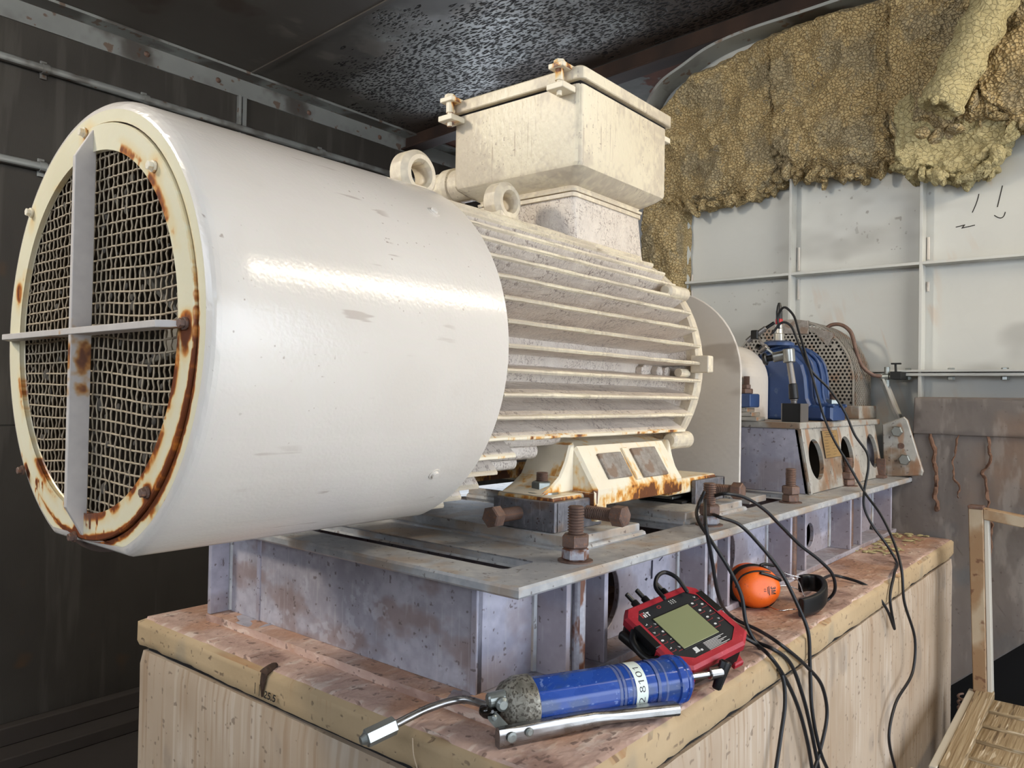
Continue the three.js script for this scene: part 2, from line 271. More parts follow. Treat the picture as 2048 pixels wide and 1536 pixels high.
M.ceiling = surf(1.6, 768, (u, v) => {
  const a = fbm(u, v, 4, 4, 5, 22), b = fbm(u, v, 14, 40, 4, 24); let p = mix3([92, 86, 80], [122, 117, 111], a); p = mix3(p, [150, 142, 132], sstep(0.6, 0.72, fbm(u, v, 4, 3, 5, 27)) * sstep(0.35, 0.65, b) * 0.8);
  p = mix3(p, [74, 58, 48], sstep(0.6, 0.75, fbm(u, v, 6, 6, 4, 29)) * 0.5); return [...p, 0.5 + 0.5 * (b - 0.5), 0.45 + 0.3 * a];
}, { metalness: 0.25, bump: 0.0012 });
M.rusted = surf(0.9, 512, (u, v) => {           // bare plate, half rusted through the grey coat
  const n = fbm(u, v, 3, 3, 6, 72), g = fbm(u, v, 20, 20, 4, 74); let p = mix3([108, 105, 100], [132, 128, 122], g); p = mix3(p, mix3([84, 44, 28], [122, 66, 40], g), sstep(0.46, 0.485, n)); return [...p, g];
}, { roughness: 0.7, bump: 0.0008 });
M.beam = surf(0.7, 512, (u, v) => { const a = fbm(u, v, 8, 4, 5, 82); return [...mix3([46, 36, 32], [84, 60, 48], a), a]; }, { roughness: 0.65, metalness: 0.2, bump: 0.001 });
M.wool = surf(0.26, 1024, (u, v) => {            // rock wool: curled fibre crust with fine cracks
  const wu = u + 0.05 * fbm(u, v, 7, 7, 3, 3), wv = v + 0.05 * fbm(u, v, 7, 7, 3, 5), [d, e, id] = cells(wu, wv, 26, 7), f = fbm(wu, wv, 60, 60, 3, 9), a = fbm(u, v, 3, 3, 4, 11);
  const crack = sstep(0.16, 0.02, e); let p = mix3([176, 150, 104], [210, 188, 140], 0.35 * id + 0.65 * f); p = mix3(p, [176, 128, 66], sstep(0.6, 0.78, a) * 0.45); p = mix3(p, [112, 92, 62], crack * 0.45);
  p = mix3(p, [196, 184, 150], sstep(0.66, 0.76, f) * 0.5); p = mix3(p, [150, 142, 122], sstep(0.5, 0.7, fbm(u, v, 4, 3, 4, 15)) * 0.5); return [...p, clamp(0.75 - 0.6 * d + 0.25 * f - 0.4 * crack)];
}, { roughness: 0.95, bump: 0.01 });
M.woolPale = surf(0.2, 512, (u, v) => { const wu = u + 0.06 * fbm(u, v, 6, 6, 3, 33), wv = v + 0.06 * fbm(u, v, 6, 6, 3, 35), [d, e, id] = cells(wu, wv, 14, 37), f = fbm(wu, wv, 40, 60, 4, 39), crack = sstep(0.14, 0.02, e); let p = mix3([166, 152, 108], [200, 188, 146], 0.25 * id + 0.75 * f); p = mix3(p, [140, 124, 86], crack * 0.4 * f); return [...p, clamp(0.6 - 0.3 * d + 0.45 * f - 0.25 * crack)]; }, { roughness: 0.95, bump: 0.008 });
M.casing = surf(1.0, 1024, (u, v) => {           // light grey coat with rubbed rust and soot
  const a = fbm(u, v, 4, 4, 5, 52), d = fbm(u + v * 0.3, v, 30, 6, 4, 54); let p = mix3([188, 188, 182], [204, 204, 198], a); p = mix3(p, [190, 156, 130], sstep(0.62, 0.76, d) * sstep(0.48, 0.66, fbm(u, v, 3, 3, 4, 56)) * 0.4);
  p = mix3(p, [112, 104, 96], sstep(0.76, 0.84, fbm(u, v, 60, 60, 3, 58)) * sstep(0.54, 0.7, fbm(u, v, 4, 4, 3, 60)) * 0.5); p = mix3(p, [148, 146, 140], sstep(0.58, 0.75, fbm(u, v, 3, 5, 4, 62)) * 0.5); return [...p, a];
}, { roughness: 0.48, bump: 0.0006 });
M.guard = surf(0.6, 512, (u, v) => { const a = fbm(u, v, 5, 5, 5, 92); let p = mix3([206, 198, 188], [218, 210, 200], a); p = mix3(p, [150, 136, 122], sstep(0.62, 0.75, fbm(u, v, 4, 8, 4, 94)) * 0.5); return [...p, fbm(u, v, 60, 60, 2, 95)]; }, { roughness: 0.5, bump: 0.0005 });
M.pedestal = surf(0.5, 512, (u, v) => { const p = steel([152, 148, 140], [178, 174, 166], [128, 98, 72], 0.75, 210, 0.6)(u, v); const q = mix3(p, [150, 104, 72], sstep(0.6, 0.72, fbm(u, v, 16, 5, 4, 223)) * 0.6); return [...q, p[3]]; }, { roughness: 0.55, bump: 0.0008 });
M.blockWall = surf(0.9, 768, (u, v) => {        // old concrete, grey brown
  const a = fbm(u, v, 4, 4, 5, 302), b = fbm(u, v, 24, 12, 4, 304); let p = mix3([96, 90, 86], [130, 120, 113], a * 0.6 + b * 0.4); p = mix3(p, [132, 104, 84], sstep(0.54, 0.7, fbm(u, v, 3, 3, 5, 306)) * 0.6); p = mix3(p, [96, 98, 100], sstep(0.6, 0.72, fbm(u, v, 6, 5, 4, 308)) * 0.6);
  p = mix3(p, [150, 142, 134], sstep(0.56, 0.7, fbm(u, v, 30, 9, 5, 312)) * 0.5); p = mix3(p, [78, 68, 62], sstep(0.8, 0.88, fbm(u, v, 90, 90, 3, 310)) * 0.5); return [...p, b];
}, { roughness: 0.9, bump: 0.003 });
M.floor = surf(1.2, 512, (u, v) => { const a = fbm(u, v, 4, 4, 5, 312); return [...mix3([58, 52, 48], [82, 74, 68], a)]; }, { roughness: 0.85, bump: 0.002 });
M.roomWall = surf(1.5, 512, (u, v) => { const a = fbm(u, v, 4, 4, 5, 332); return [...mix3([122, 120, 116], [146, 143, 138], a)]; }, { roughness: 0.8, bump: 0.001 });
M.yard = plain(0xc4c2bc, 0.9);
M.railPaint = surf(0.3, 512, (u, v) => { const a = fbm(u, v, 8, 4, 5, 342); let p = mix3([168, 150, 124], [192, 176, 152], a); p = mix3(p, [140, 106, 72], sstep(0.46, 0.7, fbm(u, v, 5, 3, 5, 344)) * 0.8); p = mix3(p, [98, 64, 44], sstep(0.7, 0.78, fbm(u, v, 18, 18, 3, 346)) * 0.7); return [...p, a]; }, { roughness: 0.6, bump: 0.0008 });
M.wood = surf(0.5, 768, (u, v) => { const g = fbm(u, v, 4, 120, 4, 352), a = fbm(u, v, 3, 14, 4, 354); let p = mix3([124, 102, 72], [184, 166, 134], g * 0.6 + a * 0.4); p = mix3(p, [218, 206, 184], sstep(0.66, 0.76, fbm(u, v, 6, 90, 3, 356)) * 0.7); p = mix3(p, [84, 66, 44], sstep(0.68, 0.78, fbm(u, v, 5, 70, 3, 358)) * 0.7); return [...p, g]; }, { roughness: 0.8, bump: 0.003 });
M.black = plain(0x0d0d0e, 0.42); M.blackMatt = plain(0x141414, 0.7); M.cable = plain(0x15161a, 0.5);
M.darkHole = plain(0x1a1716, 0.9); M.alu = plain(0xa9aaa6, 0.3, 0.85); M.greyRod = plain(0x8f8a86, 0.35, 0.7);
M.red = surf(0.08, 512, (u, v) => { const a = fbm(u, v, 6, 6, 4, 362); let p = mix3([150, 26, 40], [182, 44, 56], a); p = mix3(p, [206, 110, 112], sstep(0.72, 0.82, fbm(u, v, 30, 30, 3, 364)) * 0.5); return [...p, a, 0.38 + 0.2 * a]; }, { bump: 0.0002 });
M.orange = surf(0.08, 512, (u, v) => { const a = fbm(u, v, 6, 6, 4, 372); let p = mix3([240, 96, 18], [250, 116, 34], a); p = mix3(p, [170, 72, 30], sstep(0.74, 0.82, fbm(u, v, 26, 26, 3, 374)) * 0.5); return [...p, a, 0.3 + 0.15 * a]; }, { bump: 0.0001 });
M.mesh = surf(0.1, 256, (u, v) => { const a = fbm(u, v, 5, 5, 4, 382); return [...mix3([128, 112, 92], [206, 190, 162], a)]; }, { roughness: 0.6, bump: 0.0002 });
M.lint = plain(0x4a443c, 0.95);
M.fanGrey = surf(0.2, 512, (u, v) => { const a = fbm(u, v, 5, 5, 5, 392); return [...mix3([112, 102, 88], [176, 166, 148], a)]; }, { roughness: 0.9, bump: 0.001 });
M.insideDark = surf(0.3, 256, (u, v) => { const a = fbm(u, v, 5, 5, 4, 402); return [...mix3([66, 58, 50], [98, 88, 76], a)]; }, { roughness: 0.9, bump: 0.001 });
M.plate = surf(0.12, 512, steel([124, 116, 108], [150, 142, 134], [118, 92, 74], 0.7, 410), { roughness: 0.55, bump: 0.0006 });
M.perf = surf(0.2, 512, (u, v) => { const a = fbm(u, v, 4, 4, 5, 422); return [...mix3(mix3([122, 116, 108], [158, 152, 142], a), [132, 92, 66], sstep(0.52, 0.68, fbm(u, v, 3, 3, 4, 424)) * 0.7)]; }, { roughness: 0.5, metalness: 0.3 });
M.screen = plain(0x8b8f6a, 0.22);
M.debris = plain(0xb3a87c, 0.95);

// ------------------------------------------------------------------ the room
const ZL = -2.45, ZR = 2.9, XB = -2.6, XF = 4.6, ceilY = (z) => 2.865 + 0.055 * (z - ZL);
structure('floor', box(XB - 0.2, XF + 0.2, -0.2, 0, ZL - 0.2, ZR + 0.2, 0), M.floor);
{
  const w = structure('wall_left', [box(XB - 0.2, 3.1, -0.2, 2.95, ZL - 0.15, ZL, 0), box(4.4, XF + 0.2, -0.2, 2.95, ZL - 0.15, ZL, 0), box(3.1, 4.4, -0.2, 1.1, ZL - 0.15, ZL, 0), box(3.1, 4.4, 2.5, 2.95, ZL - 0.15, ZL, 0)], M.wallLeft);   // unseen window added behind the casing for the wet ceiling to mirror
  // the sheets of the cladding, butted with narrow joints
  let k = 0; for (const [x0, x1] of [[XB, -1.2], [-1.195, 0.2], [0.205, 1.628], [1.672, 3.05]]) for (const [y0, y1] of [[0.12, 1.24], [1.245, 2.236], [2.241, 2.79]]) { part(w, 'panel', box(x0, x1, y0, y1, ZL - 0.002, ZL + 0.006, 0.002), M.wallLeft); k++; }
  structure('baseboard_left', [box(XB, XF, 0, 0.05, ZL, ZL + 0.16, 0.006), box(XB, XF, 0.05, 0.12, ZL, ZL + 0.05, 0.006)], M.floor);
  const cover = structure('trim_1', [box(XB, XF, 2.775, 2.868, ZL, ZL + 0.012, 0.002), box(XB, XF, 2.856, 2.868, ZL, ZL + 0.1, 0.002)], M.galv, 'galvanised angle along the top of the sheet wall');
  const tr = structure('trim_2', [box(1.63, 1.642, 2.25, 2.775, ZL, ZL + 0.03, 0.002), box(1.65, 1.672, 2.25, 2.775, ZL, ZL + 0.024, 0.002)], M.galv, 'upright double cover strip on the sheet wall');
  for (const [x, y] of [[1.53, 2.815], [2.03, 2.81], [1.2, 2.82], [0.45, 2.81], [2.5, 2.81]]) { const g = lathe(V(x, y, ZL + 0.011), V(0, 0, 1), [[0, 0.006], [0.012, 0.006], [0.014, 0], [0.006, 0.01], [0, 0.012]].slice(2).concat([[0, 0.012]]), 10); part(cover, 'bolt_head', g, M.boltRust); }
}
for (const [y, lab] of [[2.617, 'upper thin grey conduit along the dark sheet wall'], [2.238, 'lower thin grey conduit along the dark sheet wall behind the fan cowl']]) {
  const t = thing('conduit', lab, 'conduit', [0, y, ZL + 0.03]);
  part(t, 'pipe', cyl(V(XB + 0.02, y, ZL + 0.032), V(3.05, y, ZL + 0.032), 0.017, 0.017, 14), M.galv);
  for (const x of [-0.9, 0.1, 0.8, 1.19, 2.1, 3.0]) part(t, 'clip', [box(x - 0.012, x + 0.012, y - 0.035, y + 0.035, ZL + 0.0075, ZL + 0.0165, 0.002), lathe(V(x - 0.012, y, ZL + 0.032), V(1, 0, 0), [[0.017, 0], [0.021, 0], [0.021, 0.024], [0.017, 0.024]], 14)], M.galv);
}
{
  const slab = (x0, x1, mat, name, t = 0.004) => { const z0 = ZL, z1 = ZR; const g = prism([[z0, ceilY(z0)], [z1, ceilY(z1)], [z1, ceilY(z1) + t], [z0, ceilY(z0) + t]], 'x', x0, x1, [], 0.001); return [g, mat, name]; };
  const roof = structure('ceiling', prism([[ZL - 0.15, ceilY(ZL) + 0.006], [ZR + 0.2, ceilY(ZR) + 0.006], [ZR + 0.2, ceilY(ZR) + 0.16], [ZL - 0.15, ceilY(ZL) + 0.16]], 'x', XB - 0.2, XF + 0.2), M.ceiling);
  // the sheet over the motor: wet grey metal with black rust bumps, sheen painted as a pale patch, planar uv over its own size
  const X0 = 1.66, X1 = 2.69, Z0 = ZL, Z1 = 0.4;
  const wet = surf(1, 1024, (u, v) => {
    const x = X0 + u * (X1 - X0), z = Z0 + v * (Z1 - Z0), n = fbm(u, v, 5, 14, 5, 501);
    const d = Math.hypot((x - 2.3) / 0.55, (z + 1.5) / 0.95) + (n - 0.5) * 0.9, paintedSheen = sstep(1.05, 0.5, d);
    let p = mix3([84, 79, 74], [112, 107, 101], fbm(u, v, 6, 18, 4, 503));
    p = mix3(p, mix3([150, 150, 148], [190, 190, 188], fbm(u, v, 16, 44, 3, 505)), paintedSheen);
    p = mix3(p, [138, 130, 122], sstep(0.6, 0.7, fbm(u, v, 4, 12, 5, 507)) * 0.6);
    const [cd, , id] = cells(u * 1, v * 1, 84, 509), dens = sstep(0.28, 0.62, fbm(u, v, 4, 11, 4, 511) + 0.42 * paintedSheen + 0.25 * sstep(1.7, 2.4, x) - 0.25), sp = id < dens * 0.85 ? sstep(0.42 * (0.5 + id), 0.22, cd) : 0;
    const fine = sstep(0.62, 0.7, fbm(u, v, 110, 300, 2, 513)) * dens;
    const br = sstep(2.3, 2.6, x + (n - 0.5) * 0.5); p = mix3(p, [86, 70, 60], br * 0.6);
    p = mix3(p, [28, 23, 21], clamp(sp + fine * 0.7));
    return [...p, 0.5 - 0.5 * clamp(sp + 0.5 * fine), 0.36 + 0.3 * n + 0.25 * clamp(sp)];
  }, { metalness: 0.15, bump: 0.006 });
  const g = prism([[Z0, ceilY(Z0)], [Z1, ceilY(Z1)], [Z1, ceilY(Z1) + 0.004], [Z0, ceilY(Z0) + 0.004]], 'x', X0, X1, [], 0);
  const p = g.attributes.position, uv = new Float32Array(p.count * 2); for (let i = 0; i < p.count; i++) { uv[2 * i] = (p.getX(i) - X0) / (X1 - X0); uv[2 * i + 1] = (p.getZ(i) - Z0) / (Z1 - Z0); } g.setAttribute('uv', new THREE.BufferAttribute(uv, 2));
  part(roof, 'sheet', g, wet, { keepUV: true, label: 'wet grey ceiling sheet with a painted pale sheen, speckled with black rust' });
  const g2 = slab(X0, X1, M.ceiling)[0]; void g2;
  part(roof, 'sheet', prism([[Z1 + 0.004, ceilY(Z1)], [ZR, ceilY(ZR)], [ZR, ceilY(ZR) + 0.004], [Z1 + 0.004, ceilY(Z1) + 0.004]], 'x', X0, X1, [], 0), M.ceiling);
  for (const [a, b] of [[XB, -1.2], [-1.195, 0.22], [0.225, 1.655]]) part(roof, 'sheet', slab(a, b)[0], M.ceiling);
  part(roof, 'sheet', slab(2.72, XF)[0], M.rusted, { label: 'far ceiling sheet, grey coat half gone to brown rust' });
  part(roof, 'seam_strip', bumpy(prism([[ZL, ceilY(ZL) - 0.006], [ZR, ceilY(ZR) - 0.006], [ZR, ceilY(ZR) + 0.002], [ZL, ceilY(ZL) + 0.002]], 'x', 1.645, 1.668, [], 0.001), 0.001, 40, 2, 5), M.ceiling);
  const beam = structure('trim_3', [prism([[ZL, ceilY(ZL) - 0.075], [ZR, ceilY(ZR) - 0.075], [ZR, ceilY(ZR)], [ZL, ceilY(ZL)]], 'x', 2.695, 2.712), prism([[ZL, ceilY(ZL) - 0.085], [ZR, ceilY(ZR) - 0.085], [ZR, ceilY(ZR) - 0.075], [ZL, ceilY(ZL) - 0.075]], 'x', 2.66, 2.76)], M.beam, 'dark brown steel beam across the ceiling'); void beam;
}
{ const z = ZL - 0.08, f = structure('added_window_1', [box(3.1, 3.15, 1.1, 2.5, z, z + 0.05, 0.004), box(4.35, 4.4, 1.1, 2.5, z, z + 0.05, 0.004), box(3.15, 4.35, 1.1, 1.15, z, z + 0.05, 0.004), box(3.15, 4.35, 2.45, 2.5, z, z + 0.05, 0.004), box(3.735, 3.765, 1.15, 2.45, z + 0.005, z + 0.045, 0.004)], M.galv); void f; }  // frame of the unseen window added to light the ceiling sheet
structure('wall_far', box(XF, XF + 0.15, -0.2, 3.2, ZL - 0.15, ZR + 0.2, 0), M.roomWall);
const NEAR = [-2.2, 2.0, 2.75];                  // the wide high opening in the end of the plant room, behind the photographer
structure('wall_near', [box(XB - 0.15, XB, -0.2, 3.2, ZL - 0.15, NEAR[0], 0), box(XB - 0.15, XB, -0.2, 3.2, NEAR[1], ZR + 0.2, 0), box(XB - 0.15, XB, NEAR[2], 3.2, NEAR[0], NEAR[1], 0), box(XB - 0.15, XB, -0.2, 1.9, NEAR[0], NEAR[1], 0)], M.roomWall);
// the side wall behind the photographer with the open gate that lets the daylight in
const GATE = [-1.1, 2.1, 2.2];
structure('wall_right', [box(XB - 0.2, GATE[0], -0.2, 3.2, ZR, ZR + 0.15, 0), box(GATE[1], XF + 0.2, -0.2, 3.2, ZR, ZR + 0.15, 0), box(GATE[0], GATE[1], GATE[2], 3.2, ZR, ZR + 0.15, 0)], M.roomWall);
structure('ground_outside', [box(-16, 14, -0.25, -0.05, ZR + 0.2, 16, 0), box(-16, XB - 0.2, -0.25, -0.05, -12, ZR + 0.19, 0)], M.yard);

// ------------------------------------------------------------------ lamps (outside the frame; their glare is on the cowl)
{
  const x0 = 0.95, x1 = 3.15, y = 2.46, z = 1.55, t = thing('tube_lamp', 'long twin tube lamp hung from the ceiling beside the motor', 'lamp', [(x0 + x1) / 2, y, z]);
  part(t, 'housing', box(x0 - 0.03, x1 + 0.03, y + 0.03, y + 0.09, z - 0.07, z + 0.07, 0.008), plain(0xd8d8d4, 0.5));
  const glow = new THREE.MeshStandardMaterial({ color: 0xffffff, emissive: new THREE.Color(1, 0.86, 0.66), emissiveIntensity: 14 });
  part(t, 'diffuser', box(x0, x1, y, y + 0.03, z - 0.055, z + 0.055, 0.012), glow);
  for (const x of [x0 + 0.2, x1 - 0.2]) part(t, 'hanger', cyl(V(x, y + 0.09, z), V(x, ceilY(z) + 0.01, z), 0.004), M.galv);
  const l = new THREE.RectAreaLight(new THREE.Color(1, 0.86, 0.66), LAMP.tube, x1 - x0, 0.11); l.name = 'tube_light'; l.position.set((x0 + x1) / 2, y - 0.006, z - 0.004);
  l.lookAt((x0 + x1) / 2, y - 1, z - 0.75); scene.add(l);
}
{
  const P = V(-1.0, 2.62, -1.1), t = thing('flood_lamp', 'square flood lamp on the wall side behind the photographer', 'lamp', [P.x, P.y, P.z]);
  const dir = V(0.86, -0.38, 0.32).normalize();
  part(t, 'housing', align(new THREE.CylinderGeometry(0.2, 0.14, 0.08, 4).translate(0, -0.045, 0), P, dir), plain(0x303234, 0.5));
  const glow = new THREE.MeshStandardMaterial({ color: 0xffffff, emissive: new THREE.Color(1, 0.9, 0.74), emissiveIntensity: 12 });
  part(t, 'lens', align(new THREE.CylinderGeometry(0.18, 0.18, 0.008, 4), P, dir), glow);
  part(t, 'bracket', cyl(P.clone().addScaledVector(dir, -0.08), V(P.x - 0.1, ceilY(P.z) + 0.01, P.z), 0.012), M.galv);
  const l = new THREE.RectAreaLight(new THREE.Color(1, 0.9, 0.74), LAMP.left * 8, 0.25, 0.25); l.name = 'flood_light'; l.position.copy(P.clone().addScaledVector(dir, 0.012)); l.lookAt(P.clone().add(dir)); scene.add(l);
}

// ------------------------------------------------------------------ concrete plinth
{
  const x0 = 0.271, x1 = 2.2, z0 = -0.444, z1 = 0.453, t = thing('concrete_plinth', 'stained concrete machine plinth with a rough pinkish top', 'plinth', [(x0 + x1) / 2, 0, 0]);
  const six = (X0, X1, Y0, Y1, Z0, Z1, nx, ny, nz, mats, amp, s, name) => {
    let g = new THREE.BoxGeometry(X1 - X0, Y1 - Y0, Z1 - Z0, nx, ny, nz).translate((X0 + X1) / 2, (Y0 + Y1) / 2, (Z0 + Z1) / 2);
    const p = g.attributes.position;
    for (let i = 0; i < p.count; i++) {
      let x = p.getX(i), y = p.getY(i), z = p.getZ(i);
      const ex = Math.min(x - X0, X1 - x), ez = Math.min(z - Z0, Z1 - z), ey = Math.min(Y1 - y, y - Y0), top = y > Y1 - 1e-4, bot = y < Y0 + 1e-4;
      const n = (q) => fbm3(x * q, y * q, z * q, 3, s), chip = (0.006 + 0.014 * Math.max(0, fbm3(x * 22, y * 22, z * 22, 3, s + 5)) * 2) * (name === 'block' ? 0.3 : 1);
      const onS = ex < 1e-4 || ez < 1e-4;
      if (onS && (top || bot)) { const k = top ? 1 : 0.5; if (ex < 1e-4) x += (x < (X0 + X1) / 2 ? 1 : -1) * chip * k; if (ez < 1e-4) z += (z < 0 ? 1 : -1) * chip * k; y += top ? -chip * 0.4 : 0.008 * n(9); }
      else if (top && ex > 0.02 && ez > 0.02) y += amp * 0.6 * n(40);
      else if (onS) { const a = amp * n(12); if (ex < 1e-4) x += a; if (ez < 1e-4) z += a; }
      if (bot && !onS) y += 0.008 * n(9);
      p.setXYZ(i, x, y, z);
    }
    // rounded upright corner at the free end
    g.computeVertexNormals();
    const groups = g.groups.map((q) => ({ ...q })), out = [];
    const ni = g.toNonIndexed(); ni.clearGroups();
    const u = boxUV(ni, 1), uv = u.attributes.uv;
    for (const q of groups) { const per = mats[q.materialIndex].userData.period; for (let i = q.start; i < q.start + q.count; i++) uv.setXY(i, uv.getX(i) / per, uv.getY(i) / per); out.push(q); }
    out.forEach((q) => u.addGroup(q.start, q.count, q.materialIndex));
    return part(t, name, u, mats, { keepUV: true });
  };
  const S = M.plinthSide, B = M.plinthBand, T = M.plinthTop;
  six(x0 + 0.004, x1, -0.01, 0.944, z0 + 0.004, z1 - 0.004, 60, 40, 30, [S, S, S, S, S, S], 0.0025, 3, 'block');
  six(x0, x1, 0.952, 1.0, z0, z1, 160, 6, 80, [B, B, T, B, B, B], 0.004, 9, 'cap');
  part(t, 'joint_fill', box(x0 + 0.014, x1 - 0.01, 0.93, 0.97, z0 + 0.014, z1 - 0.012, 0), M.darkHole);
  // pencilled height mark and the burnt rust run over it
  const mark = canvasTex(256, 96, (c) => { c.clearRect(0, 0, 256, 96); c.strokeStyle = c.fillStyle = '#191512'; c.lineWidth = 5; for (const x of [14, 52]) { c.beginPath(); c.moveTo(x, 8); c.lineTo(x - 3, 62); c.stroke(); } c.font = 'italic bold 50px sans-serif'; c.fillText('25.5', 84, 62); });
  const mg = new THREE.PlaneGeometry(0.075, 0.028); mg.rotateY(-Math.PI / 2).translate(x0 - 0.0045, 0.966, -0.045);
  const mm = new THREE.MeshStandardMaterial({ map: mark, transparent: true, alphaTest: 0.3, roughness: 0.9 });
  const burn = surf(0.04, 256, (u, v) => { const a = fbm(u, v, 6, 4, 4, 722); return mix3([38, 28, 22], [92, 62, 40], a); }, { roughness: 0.8 });
  { const g = bumpy(tube([[x0 + 0.012, 1.0, -0.058], [x0 - 0.001, 0.994, -0.06], [x0 - 0.001, 0.98, -0.064], [x0 - 0.001, 0.966, -0.068]], 0.0065, 60, 10), 0.006, 80, 3, 6), p = g.attributes.position; for (let i = 0; i < p.count; i++) { const y = p.getY(i); if (y < 0.997) p.setX(i, x0 - 0.002 + (p.getX(i) - x0) * 0.2); p.setZ(i, -0.063 + (p.getZ(i) + 0.063) * (0.35 + 0.65 * sstep(0.955, 0.99, y))); } part(t, 'scorch', g, burn, { label: 'dark scorched rust run over the edge' }); }
  part(t, 'pencil_mark', mg, mm, { keepUV: true, label: 'handwritten 25.5 with two strokes' });
}
// cement and wool crumbs on the far end of the plinth
{
  const gs = [], r = rng(91);
  for (let i = 0; i < 90; i++) { const g = new THREE.IcosahedronGeometry(0.002 + 0.006 * r() * r(), 0); g.scale(1 + r() * 2.5, 0.5, 1 + r()); g.rotateY(r() * 6); g.translate(1.78 + 0.4 * r() + 0.0, 1.003, 0.27 + 0.13 * r()); gs.push(g); }
  const t = new THREE.Mesh(boxUV(merge(gs), 0.26), M.debris); t.name = 'debris'; t.userData = { kind: 'stuff', label: 'pale crumbs of insulation on the far end of the plinth', category: 'debris' }; t.castShadow = t.receiveShadow = true; scene.add(t);
}

